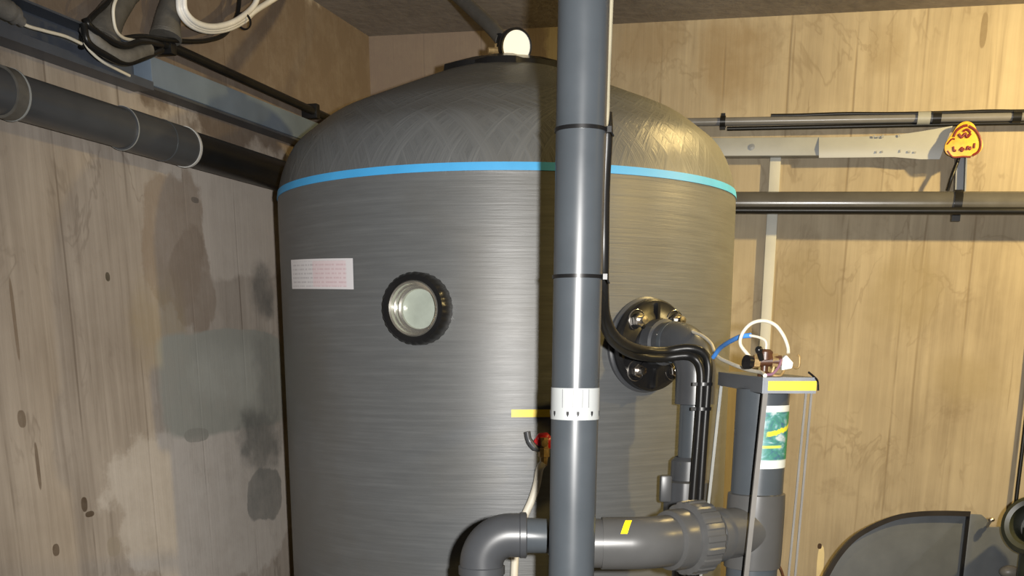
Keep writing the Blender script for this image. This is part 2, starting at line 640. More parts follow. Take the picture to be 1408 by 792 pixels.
def rough_concrete(name, c0, c1, sc):
    m, nt, b = new_mat(name)
    n = N(nt)
    f = n.noise(n.obj(), sc, 6, 0.65)
    f2 = n.noise(n.obj(), sc * 9, 4, 0.6)
    n.put(b.inputs['Base Color'], n.ramp(n.math('ADD', n.math('MULTIPLY', f, 0.7), n.math('MULTIPLY', f2, 0.3)), [(0.35, c0), (0.65, c1)]))
    b.inputs['Roughness'].default_value = 0.85
    n.put(b.inputs['Normal'], n.bump(f2, 0.3, 0.01))
    return m


CEILM = rough_concrete('ceiling_concrete', (0.20, 0.175, 0.15), (0.32, 0.285, 0.25), 2.4)
FLOORM = rough_concrete('floor_concrete', (0.16, 0.15, 0.135), (0.30, 0.28, 0.25), 1.5)

wall('wall_left', CORNER - DL * -0.0, -DL, LLEN, NL, WL)
wall('wall_back', CORNER, DR, RLEN, NR, WF)
far_end = CORNER + DR * RLEN
wall('wall_right', far_end, V((-sin(TR), -cos(TR), 0)), 7.0, V((-cos(TR), sin(TR), 0)), WO)
left_end = CORNER - DL * LLEN
rr_end = far_end + V((-sin(TR), -cos(TR), 0)) * 7.0
dd = V((rr_end.x - left_end.x, rr_end.y - left_end.y, 0))
nn = V((-dd.y, dd.x, 0)).normalized()
wall('wall_front', left_end, dd.normalized(), dd.length, nn, WO)

poly = [CORNER + (DL - DR) * .1, far_end + DR * .1, rr_end, left_end]
mb = MB()
mb.prism([V((p.x, p.y, ceil_z(p.x, p.y))) for p in poly], (0, 0, 0.2))
o = mb.build('ceiling', CEILM)
o['kind'] = 'structure'
mb = MB()
mb.prism([V((p.x, p.y, -0.15)) for p in poly], (0, 0, 0.15))
o = mb.build('floor', FLOORM)
o['kind'] = 'structure'

# ------------------------------------------------------------------ filter tank
TM = tank_mat()
tank = thing('filter_tank', 'huge dark grey fibre-wound filter tank with domed top and blue tape line', 'tank', TANK)
prof = [(0.0001, 0.0), (RT - 0.10, 0.0), (tank_r(0.06) - 0.02, 0.03), (tank_r(0.1), 0.10)]
prof += [(tank_r(z), z) for z in (0.4, 0.7, 1.0, 1.3, 1.6, 1.8, ZS)]
DPTS = [(1.0, 0.0), (0.995, 0.045), (0.97, 0.107), (0.92, 0.170), (0.85, 0.212), (0.75, 0.260), (0.6, 0.304), (0.45, 0.346), (0.3, 0.386), (0.15, 0.417), (0.0, 0.427)]
DCURVE = [(max(p.x, 0.0001) * RT, ZS + p.z) for p in spline([V((r, 0, h)) for r, h in DPTS], 5)]
prof += DCURVE[1:]
MB().lathe(prof, TANK, (0, 0, 1), 128).build('shell', TM, tank, angle=60)


def tank_patch(mbx, th0, th1, z0, z1, off, nu=16, nv=2, uv=True, tilt=0.0):
    rows = []
    for i in range(nv + 1):
        z = z0 + (z1 - z0) * i / nv
        rows.append([TANK + V(((tank_r(z) + off) * sin(th0 + (th1 - th0) * j / nu), -(tank_r(z) + off) * cos(th0 + (th1 - th0) * j / nu), z + tilt * (j / nu - 0.5))) for j in range(nu + 1)])
    mbx.quadgrid(rows, uv=uv)
    return mbx


def tank_hit(px, py):
    """angle round the tank (0 = towards camera, + = right) and height"""
    d = ray(px, py)
    a = d.x ** 2 + d.y ** 2
    r = RT + .004
    bq = -2 * (d.x * TANK.x + d.y * TANK.y)
    c = TANK.x ** 2 + TANK.y ** 2 - r * r
    t = (-bq - sqrt(max(bq * bq - 4 * a * c, 0))) / (2 * a)
    p = CAMP + d * t
    return atan2(p.x - TANK.x, -(p.y - TANK.y)), p.z


# blue tape right round the tank
zt = 1.988
mb = MB()
hh = lambda z: DOME
def dome_r(z):
    if z <= ZS:
        return tank_r(z)
    for (r0, z0), (r1, z1) in zip(DCURVE, DCURVE[1:]):
        if z0 <= z <= z1:
            return r0 + (r1 - r0) * (z - z0) / (z1 - z0)
    return 0.0
mb.lathe([(dome_r(zt - .010) + .0005, zt - .010), (dome_r(zt - .010) + .0025, zt - .010), (dome_r(zt) + .0025, zt), (dome_r(zt + .010) + .0025, zt + .010), (dome_r(zt + .010) + .0005, zt + .010)], TANK, (0, 0, 1), 128)
t_ = mb.build('tape_band', BLUE, tank)
t_['label'] = 'bright blue tape line'


def print_mat():
    m, nt, b = new_mat('printed_label')
    n = N(nt)
    u, v, _ = n.sep(n.uv())
    rows = n.math('FRACT', n.math('MULTIPLY', v, 7.0))
    ln = n.math('MULTIPLY', n.sstep(rows, 0.35, 0.45), n.math('SUBTRACT', 1.0, n.sstep(rows, 0.75, 0.85)))
    wd = n.noise(n.comb(n.math('MULTIPLY', u, 34.0), n.math('FLOOR', n.math('MULTIPLY', v, 7.0))), 1.0, 2)
    ln = n.math('MULTIPLY', ln, n.sstep(wd, 0.44, 0.5))
    mar = n.math('MULTIPLY', n.math('MULTIPLY', n.sstep(u, 0.03, 0.05), n.math('SUBTRACT', 1.0, n.sstep(u, 0.90, 0.93))), n.math('MULTIPLY', n.sstep(v, 0.06, 0.09), n.math('SUBTRACT', 1.0, n.sstep(v, 0.91, 0.94))))
    ln = n.math('MULTIPLY', ln, mar)
    right = n.sstep(u, 0.44, 0.46)
    paper = n.mix(n.math('MULTIPLY', right, mar), (0.60, 0.59, 0.61), (0.62, 0.53, 0.555))
    ink = n.mix(right, (0.36, 0.34, 0.37), (0.50, 0.36, 0.39))
    n.put(b.inputs['Base Color'], n.mix(n.math('MULTIPLY', ln, 0.6), paper, ink))
    b.inputs['Roughness'].default_value = 0.5
    return m


a0, za = tank_hit(400, 357)
a1, zb = tank_hit(485, 355.5)
z0_, z1_ = tank_hit(400, 398)[1], tank_hit(485, 397.5)[1]
mb = MB()
tank_patch(mb, a0, a1, (z0_ + z1_) / 2, (za + zb) / 2, 0.002, tilt=(zb + z1_ - za - z0_) / 2)
mb.build('paper_label', print_mat(), tank)['label'] = 'white and pink printed paper label'
# yellow strip sticker
a0, za = tank_hit(703, 563)
a1, zb = tank_hit(772, 573)
mb = MB()
tank_patch(mb, a0, a1, zb, za, 0.003, 12, 1)
mb.build('strip_sticker', ORANGEY, tank)['label'] = 'narrow yellow strip sticker'


def tank_pt(px, py):
    a, z = tank_hit(px, py)
    n_ = V((sin(a), -cos(a), 0))
    return TANK + n_ * tank_r(z) + V((0, 0, z)), n_


# sight glass
c, n_ = tank_pt(578, 425)
sg = MB()
def knurl(k, r, h):
    return 1 + (0.008 * (1 if (k // 3) % 2 else -1) if r > 0.086 else 0)
sg.lathe([(0.086, -0.012), (0.091, 0.0), (0.091, 0.038), (0.088, 0.048), (0.084, 0.055), (0.072, 0.055), (0.070, 0.050), (0.070, 0.004)], c, n_, 180, knurl)
sgo = sg.build('sight_glass', BLACK, tank, angle=30)
sgo['label'] = 'round black knurled sight glass nut'
sg = MB()
sg.lathe([(0.0705, 0.049), (0.0675, 0.053), (0.063, 0.050), (0.061, 0.034), (0.0575, 0.032), (0.0565, 0.014), (0.051, 0.012), (0.049, 0.003)], c, n_, 64)
sg.build('bezel', CHROME, sgo)
sg = MB()
sg.lathe([(0.0001, 0.0065), (0.030, 0.006), (0.0525, 0.004)], c, n_, 48)
sg.build('window_pane', GLASS, sgo)

# flange low on the right-hand side
fc, fn = tank_pt(889, 475)
fz = V((0, 0, 1))
fx = fz.cross(fn) * -1.0
if fx.x < 0:
    fx = -fx
fl = MB()
fl.lathe([(0.127, -0.03), (0.127, 0.000), (0.122, 0.004), (0.0001, 0.004)], fc, fn, 64)
fp = fl.build('saddle_pad', PVC_DK, tank)
fl = MB()
fl.lathe([(0.118, 0.004), (0.120, 0.010), (0.120, 0.030), (0.115, 0.036), (0.085, 0.036), (0.075, 0.042), (0.060, 0.042), (0.0001, 0.042)], fc, fn, 64)
for k in range(8):       # stiffening ribs
    t = k * pi / 4
    d = fx * cos(t) + fz * sin(t)
    q = fn.cross(d)
    fl.box(fc + d * 0.085 + fn * 0.042, (0.05, 0.008, 0.012), (d, q, fn))
flo = fl.build('flange', BLACK, tank)
flo['label'] = 'black round bolted flange'


def bolt(mbx, p, ax, r=0.0185):
    mbx.lathe([(r * 1.5, 0.0), (r * 1.5, 0.004), (r * 1.45, 0.005)], p, ax, 24)
    mbx.lathe([(r, 0.004), (r, 0.018), (r * .9, 0.020), (0.0001, 0.020)], p, ax, 6)
    mbx.lathe([(r * .55, 0.018), (r * .55, 0.038), (0.0001, 0.039)], p, ax, 12)


for t in (45, 135, 225, 315):
    d = fx * cos(R(t)) + fz * sin(R(t))
    mb = MB()
    bolt(mb, fc + d * 0.092 + fn * 0.034, fn)
    mb.build('bolt', STEEL, flo, angle=25)

# top manhole flange
mb = MB()
zc = ZS + DOME
mb.lathe([(0.205, -0.050), (0.200, -0.020), (0.165, -0.008), (0.135, 0.002), (0.10, 0.010), (0.0001, 0.012)], TANK + V((0, 0, zc)), (0, 0, 1), 48, lambda k, r, h: 1 + .05 * sin(k * .9) + .03 * sin(k * 2.1))
mb.build('top_cap', BLACK, tank)['label'] = 'black top closure'

# ------------------------------------------------------------------ pole in front of the tank
PR = 0.0455
p0, p1 = at(803, 0, 2.15), at(785.5, 792, 2.15)
du = (p0 - p1) / (p0.z - p1.z)
def pole_pt(z):
    return p1 + du * (z - p1.z)
def pole_y(py):
    return pole_pt(p0.z + (p1.z - p0.z) * 0).z
pb, pt_ = pole_pt(0.0), pole_pt(ceil_z(pole_pt(2.8).x, 2.15) + 0.01)
pole = thing('standpipe', 'tall straight blue-grey plastic pipe rising in front of the tank', 'pipe', pb)
MB().tube([pb + V((0, 0, .002)), pt_], PR, 48).build('pipe', PVC, pole)
AX = du.normalized()


def zpix(py, Y=2.15 - PR):
    return at(790, py, Y).z


mb = MB()
ring(mb, pole_pt(0.012), AX, PR, 0.024, 0.012, 40)
mb.build('floor_collar', PVC_DK, pole)
za, zb = zpix(534), zpix(578)
lab = MB()
lab.lathe([(PR, za - zb), (PR + 0.0012, za - zb), (PR + 0.0012, 0), (PR, 0)], pole_pt(zb), AX, 64)
labo = lab.build('label_band', PAPERW, pole)
labo['label'] = 'white printed band with small dark arrows'
for k, ang in enumerate((-58, -20, 4, 40, 75, -95)):
    tt = R(ang)
    d = V((sin(tt), -cos(tt), 0))
    q = V((cos(tt), sin(tt), 0))
    c = pole_pt(zb + 0.011) + d * (PR + 0.0015)
    mk = MB()
    mk.prism([c + q * -.0024 + V((0, 0, .005)), c + q * -.0024, c + V((0, 0, -.005)), c + q * .0024, c + q * .0024 + V((0, 0, .005))], d * 0.0006)
    mk.build('arrow_mark', INK, labo)
for k, ang in enumerate((-34, -8, 14, 30)):
    tt = R(ang)
    d = V((sin(tt), -cos(tt), 0))
    q = V((cos(tt), sin(tt), 0))
    c = pole_pt(zb + 0.040) + d * (PR + 0.0013)
    mk = MB()
    mk.box(c, (0.0016, 0.0004, 0.034), (q, d, V((0, 0, 1))))
    mk.build('print_line', INKG, labo)
def strap_tie(name, label, py):
    t = thing(name, label, 'cable tie', pole_pt(zpix(py)))
    c = pole_pt(zpix(py))
    mb = MB()
    ring(mb, c, AX, PR, 0.0065, 0.0022, 48)
    mb.build('strap', BLACK, t)
    mb = MB()
    mb.box(c + V((PR + .004, -.012, 0)), (0.008, 0.010, 0.010))
    mb.tube([c + V((PR + .006, -.012, 0)), c + V((PR + .012, -.016, -.012))], 0.0015, 6)
    mb.build('lock_head', BLACK, t)
strap_tie('cable_tie', 'upper black cable tie around the tall grey pipe, above the blue tape line', 173)
strap_tie('cable_tie', 'lower black cable tie around the tall grey pipe, level with sight glass', 379)

# thin cable beside pole top; its lamp highlight is painted as cream
def pole_side(py, extra, back=0.0):
    c = pole_pt(zpix(py, 2.15))
    return c + V((PR + extra, back, 0))
pts = [pole_side(q, 0.004 - 0.001 * k, 0.004) for k, q in enumerate((-90, -30, 40, 110, 168))] + [pole_side(182, -0.010, 0.048)]
c0 = pts[0]
ztop = ceil_z(c0.x, c0.y)
pts = [V((c0.x, c0.y, ztop))] + pts
tag(MB().tube(spline(pts), 0.0042, 12).build('thin_cable', plain('cable_highlight_cream', (0.30, 0.27, 0.19), 0.6, spec=0.2)), 'thin cable with lamp highlight painted cream, right side of the tall pipe top', 'cable')

# ------------------------------------------------------------------ elbow pipe from the flange down
VPX, VPY = None, None
q = fc + fn * 0.205
drop_x, drop_y = q.x, q.y
zf = fc.z
tagz = zf
dp = thing('drop_pipe', 'grey elbow pipe leaving the black flange and dropping beside black cables', 'pipe', (drop_x, drop_y, 0))
zel = zf + 0.008
mb = MB()
mb.tube(fillet([fc + fn * 0.03 + V((0, 0, .008)), V((drop_x, drop_y, zel)), V((drop_x, drop_y, zel - 0.155))], 0.085, 14), 0.052, 32)
mb.lathe([(0.052, 0), (0.060, 0), (0.060, 0.040), (0.052, 0.044)], fc + fn * 0.036 + V((0, 0, .008)), fn, 40)
mb.build('elbow', PVC_DK, dp)
mb = MB()
ring(mb, fc + fn * 0.11 + V((0, 0, .008)), fn, 0.052, 0.012, 0.002, 40)
mb.build('socket_lip', PVC, dp)
pz = zel - 0.12
mb = MB()
mb.tube([V((drop_x, drop_y, pz)), V((drop_x - .012, drop_y, 0.002))], 0.0375, 32)
mb.build('pipe', PVC, dp)
mb = MB()
mb.lathe([(0.0375, 0.03), (0.044, 0.03), (0.046, 0), (0.046, -0.04), (0.0375, -0.044)], V((drop_x, drop_y, at(944, 533, drop_y).z)), (0, 0, 1), 40)
mb.build('socket', PVC, dp)
# union low on it
vz = at(930, 685, drop_y).z
mb = MB()
mb.lathe([(0.0375, 0.11), (0.047, 0.10), (0.048, 0.05), (0.060, 0.045), (0.062, 0.0), (0.062, -0.05), (0.048, -0.06), (0.048, -0.10), (0.0375, -0.105)], V((drop_x - .008, drop_y, vz)), (0, 0, 1), 40,
         lambda k, r, h: 1 + (0.02 * (1 if (k // 2) % 2 else -1) if r > 0.055 else 0))
mb.build('union_nut', PVC_DK, dp, angle=30)
mb = MB()
mb.box(V((drop_x - .072, drop_y - 0.03, vz + 0.03)), (0.03, 0.03, 0.07))
mb.build('lug', PVC_DK, dp, bevel=0.006)

# ------------------------------------------------------------------ horizontal cross pipe with elbows and union
YC = 2.285
zc0 = at(830, 747, YC).z
clx = at(1047, 640, 2.46).x
COLX, COLY = clx, 2.46
cp = thing('cross_pipe', 'thick grey horizontal pipe with bend and screw union, low behind the tall pipe', 'pipe', (at(690, 740, YC).x, YC, 0))
eb = at(662, 736, YC)
zl = eb.z
bendx = at(890, 747, YC).x
bend = V((bendx, YC, zc0))
colp = V((COLX, COLY, zc0))
d2 = (colp - bend).normalized()
# left: small elbow turning down
mb = MB()
path = fillet([V((at(722, 735, YC).x, YC, zl)), V((eb.x, YC, zl)), V((eb.x, YC, zl - 0.115))], 0.062, 14)
mb.tube(path, 0.0465, 36)
mb.lathe([(0.0465, -0.012), (0.0485, -0.010), (0.0485, 0.002), (0.044, 0.004)], V((at(722, 735, YC).x, YC, zl)), (1, 0, 0), 40)
mb.lathe([(0.0465, -.006), (0.0495, -.004), (0.0495, .012), (0.0465, .014)], V((eb.x, YC, at(662, 786, YC).z)), (0, 0, 1), 40)
mb.build('small_elbow', PVC_DK, cp)
mb = MB()
mb.tube([V((eb.x, YC, zl - 0.10)), V((eb.x, YC, 0.002))], 0.0375, 32)
mb.build('down_pipe', PVC, cp)
mb = MB()
mb.tube([V((at(718, 735, YC).x, YC, zl)), V((at(760, 735, YC).x, YC, zl - .002)), V((at(776, 735, YC).x, YC, zc0)), V((at(806, 735, YC).x, YC, zc0))], [0.0375, 0.0375, 0.052, 0.052], 36)
mb.build('reducer', PVC, cp)
# right: big elbow
mb = MB()
mb.tube([V((at(802, 747, YC).x, YC, zc0)), V((at(830, 747, YC).x, YC, zc0))], 0.0515, 40)
mb.build('pipe', PVC_WARM, cp)
mb = MB()
xs = at(827, 747, YC).x
path = fillet([V((xs, YC, zc0)), bend, bend + d2 * 0.105], 0.13, 14)
mb.tube(path, 0.0555, 48)
e_ = mb.build('bend', PVC_WARM, cp)
mb = MB()
bx = bend + V((-0.055, 0, 0))
ang = R(52)
rad = 0.0563
rows = []
yx = at(861, 722, YC - 0.03).x
for i in range(5):
    a = R(24 + 38 * i / 4)
    rows.append([V((yx + (-0.007 + 0.014 * j / 2) + (0.006 * (2 - i) / 2) * -1, YC - rad * cos(a + R(6)), zc0 + rad * sin(a + R(6)))) for j in range(3)])
mb.quadgrid(rows)
mb.build('tape_flag', YELLOW, e_)['label'] = 'small yellow tape strip'
# union: collar, nut, tail
def along(s):
    return bend + d2 * s
mb = MB()
mb.lathe([(0.0555, 0.0), (0.064, 0.004), (0.066, 0.012), (0.066, 0.045), (0.060, 0.050)], along(0.055), d2, 48)
mb.build('collar', PVC_WARM, cp)
mb = MB()
mb.lathe([(0.060, 0.0), (0.078, 0.004), (0.080, 0.010), (0.080, 0.052), (0.074, 0.060), (0.058, 0.062)], along(0.098), d2, 144,
         lambda k, r, h: 1 + (0.016 * (1 if (k // 4) % 2 else -1) if r > 0.07 else 0))
mb.build('union_nut', PVC_WARM, cp, angle=28)
mb = MB()
L2 = (colp - bend).length
mb.tube([along(0.15), along(L2 - 0.02)], 0.056, 40)
ring(mb, along(0.19), d2, 0.056, 0.03, 0.005, 48)
mb.build('tail_piece', PVC_WARM, cp)

# ------------------------------------------------------------------ column pipe with tee, on the right of the tank
CR = 0.0575
ztop = at(1048, 528, 2.40).z - 0.012
colu = thing('column_pipe', 'vertical grey pipe with tee under the steel shelf, green sticker on it', 'pipe', (COLX, COLY, 0))
bxx = at(1033, 790, COLY).x
def col_at(z):
    zb_ = at(1033, 790, COLY).z
    z5 = at(1048, 560, COLY).z
    t = (z - zb_) / (z5 - zb_)
    return V((bxx + (at(1048, 560, COLY).x - bxx) * t, COLY, z))
mb = MB()
mb.tube([col_at(0.002), col_at(ztop)], CR, 40)
mb.build('pipe', PVC, colu)
mb = MB()
CAX = (col_at(1) - col_at(0)).normalized()
mb.lathe([(CR, 0.085), (CR + .006, 0.083), (CR + .007, 0.05), (CR + .007, -0.05), (CR + .006, -0.083), (CR, -0.085)], col_at(zc0), CAX, 48)
mb.build('tee', PVC_WARM, colu)


def sticker_mat():
    m, nt, b = new_mat('green_blue_sticker')
    n = N(nt)
    u, v, _ = n.sep(n.uv())
    f = n.noise(n.comb(n.math('MULTIPLY', u, 2.0), n.math('MULTIPLY', v, 5.0)), 1.3, 4, 0.6, 0.8)
    c = n.ramp(f, [(0.34, (0.05, 0.10, 0.20)), (0.46, (0.06, 0.21, 0.17)), (0.54, (0.10, 0.27, 0.28)), (0.64, (0.42, 0.50, 0.52))])
    c = n.mix(n.sstep(u, 0.62, 0.8), c, (0.02, 0.22, 0.09))
    # yellow slanting flash and dashes, white top and bottom
    d = n.math('SUBTRACT', v, n.math('MULTIPLY_ADD', u, 0.16, 0.52))
    zig = n.math('ADD', d, n.math('MULTIPLY', n.math('SUBTRACT', n.noise(n.comb(n.math('MULTIPLY', u, 9.0), 1.0), 1.0, 1), 0.5), 0.12))
    c = n.mix(n.math('MULTIPLY', n.math('SUBTRACT', 1.0, n.sstep(n.math('ABSOLUTE', zig), 0.025, 0.05)), n.sstep(u, 0.1, 0.2)), c, (0.70, 0.68, 0.05))
    d2_ = n.math('ABSOLUTE', n.math('SUBTRACT', v, 0.35))
    c = n.mix(n.math('MULTIPLY', n.math('SUBTRACT', 1.0, n.sstep(d2_, 0.012, 0.03)), n.math('SUBTRACT', 1.0, n.sstep(u, 0.5, 0.6))), c, (0.50, 0.62, 0.10))
    ends = n.math('MAXIMUM', n.math('SUBTRACT', 1.0, n.sstep(v, 0.12, 0.15)), n.sstep(v, 0.89, 0.91))
    c = n.mix(ends, c, (0.62, 0.66, 0.64))
    n.put(b.inputs['Base Color'], c)
    b.inputs['Roughness'].default_value = 0.35
    return m


za, zb = at(1066, 558, COLY - CR).z, at(1064, 645, COLY - CR).z
mb = MB()
rows = []
for i in range(4):
    z = zb + (za - zb) * i / 3
    rows.append([col_at(z) + V(((CR + .0012) * sin(R(-12 + 92 * j / 14)), -(CR + .0012) * cos(R(-12 + 92 * j / 14)), 0)) for j in range(15)])
mb.quadgrid(rows, uv=True)
mb.build('product_sticker', sticker_mat(), colu)['label'] = 'green and blue sticker with yellow flash'

# ------------------------------------------------------------------ steel shelf stand over the column
Y0, Y1 = 2.30, 2.80
xL, xR = at(1049, 520, Y0).x, at(1123, 522, Y0).x
zt = at(1049, 519, Y0).z
st = thing('shelf_stand', 'narrow grey steel shelf stand with yellow tape along its front edge', 'stand', ((xL + xR) / 2, (Y0 + Y1) / 2, 0))
mb = MB()
t4 = 0.004
mb.box(((xL + xR) / 2, (Y0 + Y1) / 2, zt - 0.003), (xR - xL, Y1 - Y0, 0.006))
mb.box((xL + t4 / 2, (Y0 + Y1) / 2, zt - 0.019), (t4, Y1 - Y0, 0.0258))
mb.box((xR - t4 / 2, (Y0 + Y1) / 2, zt - 0.019), (t4, Y1 - Y0, 0.0258))
mb.box(((xL + xR) / 2, Y0 + t4 / 2, zt - 0.019), (xR - xL - 2 * t4 - .0004, t4, 0.0258))
mb.box(((xL + xR) / 2, Y1 - t4 / 2, zt - 0.019), (xR - xL - 2 * t4 - .0004, t4, 0.0258))
mb.build('shelf', GALV, st)
def lbar(top, bot, sx, sy, wd=0.016, t=0.004):
    mbx = MB()
    L = [(0, 0), (wd * sx, 0), (wd * sx, t * sy), (t * sx, t * sy), (t * sx, wd * sy), (0, wd * sy)]
    mbx.prism([bot + V((p[0], p[1], 0)) for p in L], top - bot)
    return mbx
def foot(top, px, Y):
    b_ = at(px, 792, Y)
    d = (b_ - top) / (top.z - b_.z)
    return top + d * (top.z - 0.002)
for (x, Y, px, sx, sy, m_, wd_) in ((xL, Y0, 1023, 1, 1, ROD, .010), (xR - .011, Y0, 1086, -1, 1, ROD, .0045), (xR, Y0, 1095, -1, 1, ROD, .0045), (xL, Y1, 961, 1, -1, DUCTW, .008), (xR, Y1, 1020, -1, -1, ROD, .010)):
    top = V((x + 0.0045 * sx, Y + 0.0045 * sy, zt - 0.0065))
    bt = foot(top, px, Y)
    lbar(top, bt, sx, sy, wd_, 0.003).build('leg', m_, st)
mb = MB()
mb.box(((at(1056, 530, Y0).x + at(1122, 530, Y0).x) / 2, Y0 - 0.0012, (at(1090, 524, Y0).z + at(1090, 537, Y0).z) / 2), (at(1122, 530, Y0).x - at(1056, 530, Y0).x, 0.002, at(1090, 524, Y0).z - at(1090, 537, Y0).z))
mb.build('tape_strip', YELLOW, st)['label'] = 'bright yellow tape strip'
mb = MB()
mb.tube(spline([at(1112, 512, Y0 + .03), at(1118, 517, Y0 + .01), at(1124, 524, Y0 - .006), at(1125, 537, Y0 - .006)]), 0.0022, 8)
mb.build('wire_hook', BLACK, st)

# valve cluster on the shelf
YV = 2.40
zsh = zt
vb = at(1052, 490, YV)
vb.z = zsh
sv = thing('solenoid_valve', 'small brown and brass valve with white plug on the steel shelf', 'valve', vb)
mb = MB()
c = vb
mb.lathe([(0.014, 0), (0.014, 0.006), (0.008, 0.010), (0.008, 0.03), (0.016, 0.034), (0.016, 0.05), (0.010, 0.055), (0.0001, 0.056)], c, (0, 0, 1), 20)
mb.tube([c + V((-.032, 0, .03)), c + V((.034, -.004, .032))], 0.0115, 16)
mb.build('body', BROWN, sv, angle=30)
for s_, r in ((-0.018, .015), (0.020, .016)):
    mb = MB()
    mb.lathe([(0.0001, -.006), (r, -.006), (r, .006), (0.0001, .006)], c + V((s_, 0, .031)), (1, 0, 0), 6)
    mb.build('hex_nut', BRASS, sv, angle=20)
mb = MB()
mb.lathe([(0.006, 0), (0.014, 0.004), (0.015, 0.016), (0.0001, 0.018)], c + V((-.028, -.004, .028)), (-1, -0.5, 0.1), 14)
mb.build('knob', BLACK, sv)
mb = MB()
mb.prism([c + V((.034, -.014, .012)), c + V((.056, -.014, .016)), c + V((.058, -.014, .028)), c + V((.042, -.014, .044)), c + V((.034, -.014, .036))], (0, 0.022, 0))
mb.build('plug', WHITE, sv, bevel=0.003)
mb = MB()
mb.tube(spline([c + V((.058, -.008, .020)), c + V((.066, -.008, .016)), c + V((.072, -.008, .022)), c + V((.071, -.008, .040)), c + V((.066, -.008, .043))]), 0.002, 8)
mb.tube(spline([c + V((.04, -.010, .012)), c + V((.03, -.014, .001)), c + V((.014, -.016, .004)), c + V((.016, -.016, .02))]), 0.0032, 8)
mb.build('brass_hook', BRASS, sv)
mb = MB()
mb.tube(spline([c + V((.002, -.018, .003)), c + V((.014, -.022, .006)), c + V((.026, -.020, .020)), c + V((.032, -.014, .034))]), 0.003, 8)
mb.build('lead_wire', plain('mauve_wire', (0.20, 0.10, 0.14), 0.4), sv)
mb = MB()
mb.tube([c + V((-.010, -.012, .034)), c + V((-.018, -.022, .052))], 0.006, 10)
mb.ball(c + V((-.019, -.023, .054)), 0.0085, 12)
mb.build('bleed_screw', BLACK, sv)

def cable(name, label, pts, r, mat, n=8):
    return tag(MB().tube(spline(pts, n), r, 12).build(name, mat), label, 'cable')

cable('looped_cable', 'white cable bent in an open loop above the small brown valve',
      [vb + V((-.030, 0, .038)), at(1027, 486, YV), at(1018, 473, YV), at(1021, 458, YV), at(1033, 445, YV), at(1050, 441, YV), at(1066, 447, YV), at(1077, 461, YV), at(1083, 476, YV), at(1084, 486, YV - .006)], 0.0038, CREAM)
cable('blue_cable', 'short bright blue cable arching up from the black cables to the valve', [at(981, 491, 2.62), at(990, 479, 2.58), at(1003, 470, 2.5), at(1018, 463, 2.44), at(1032, 461, YV + .02)], 0.0052, BLUEC)
o = cable('blue_cable_lead', 'short pale wire end joining the blue cable to the valve top', [at(1030, 461, YV + .02), at(1044, 464, YV + .01), at(1053, 470, YV), at(1053, 484, YV)], 0.0028, CREAM)
cable('white_cable', 'white cable crossing from behind the flange elbow down onto the shelf',
      [at(952, 456, 2.93), at(966, 462, 2.86), at(978, 473, 2.78), at(985, 489, 2.66), at(1003, 499, 2.56), at(1027, 508, 2.45), at(1046, 512, 2.37), at(1052, 516.5, 2.325)], 0.0042, CREAM)

# ------------------------------------------------------------------ black cables beside the pole
def ck(px, py, Y):
    return at(px, py, Y)
pathA = [pole_side(150, 0.002, 0.034), pole_side(182, 0.004, 0.032), ck(831, 260, 2.195), ck(830, 350, 2.20), ck(830, 405, 2.235), ck(834, 440, 2.34), ck(850, 466, 2.55), ck(878, 480, 2.76), ck(912, 483, 2.82), ck(945, 479, 2.82), ck(965, 484, 2.81), ck(974, 500, 2.80), ck(973, 530, 2.80), ck(968, 600, 2.80), ck(962, 690, 2.80), ck(956, 792, 2.80)]
pathB = [ck(826, 410, 2.235), ck(828, 436, 2.32), ck(842, 468, 2.53), ck(870, 487, 2.75), ck(908, 492, 2.81), ck(942, 489, 2.81), ck(957, 494, 2.80), ck(964, 509, 2.80), ck(964, 540, 2.80), ck(960, 600, 2.80), ck(953, 690, 2.80), ck(947, 792, 2.80)]
def todown(p):
    e = p[-1]
    return p + [V((e.x - .006, e.y, e.z - .3)), V((e.x - .008, e.y, 0.004))]
cable('black_cable', 'thick black cable sweeping from the tall pipe over the flange elbow, then down', todown(pathA), 0.0108, RUBBER, 8)
pathB = [pole_side(330, -0.018, 0.058)] + [pole_side(385, -0.012, 0.060)] + pathB
cable('black_cable', 'second black cable just beneath the thick one, crossing the black flange', todown(pathB), 0.0105, RUBBER, 8)
def bundle_tie(label, py, xa):
    c = ck(xa, py, 2.80)
    t = MB()
    rows = []
    rr0, rr1 = 0.0225, 0.0155
    outer = [(c + V((rr0 * cos(k * pi / 12), rr1 * sin(k * pi / 12), 0))) for k in range(24)]
    t.quadgrid([[p + V((0, 0, -.004)) for p in outer], [p + V((0, 0, .004)) for p in outer], [c + (p - c) * .93 + V((0, 0, .004)) for p in outer], [c + (p - c) * .93 + V((0, 0, -.004)) for p in outer]], close_u=True, close_v=True)
    t.box(c + V((-.024, -.006, 0)), (0.012, 0.010, 0.008))
    tag(t.build('cable_tie', BLACK), label, 'cable tie')
bundle_tie('black cable tie round the two black cables, just below the flange', 528, 968)
bundle_tie('black cable tie round the two black cables, second below the flange', 562, 966)

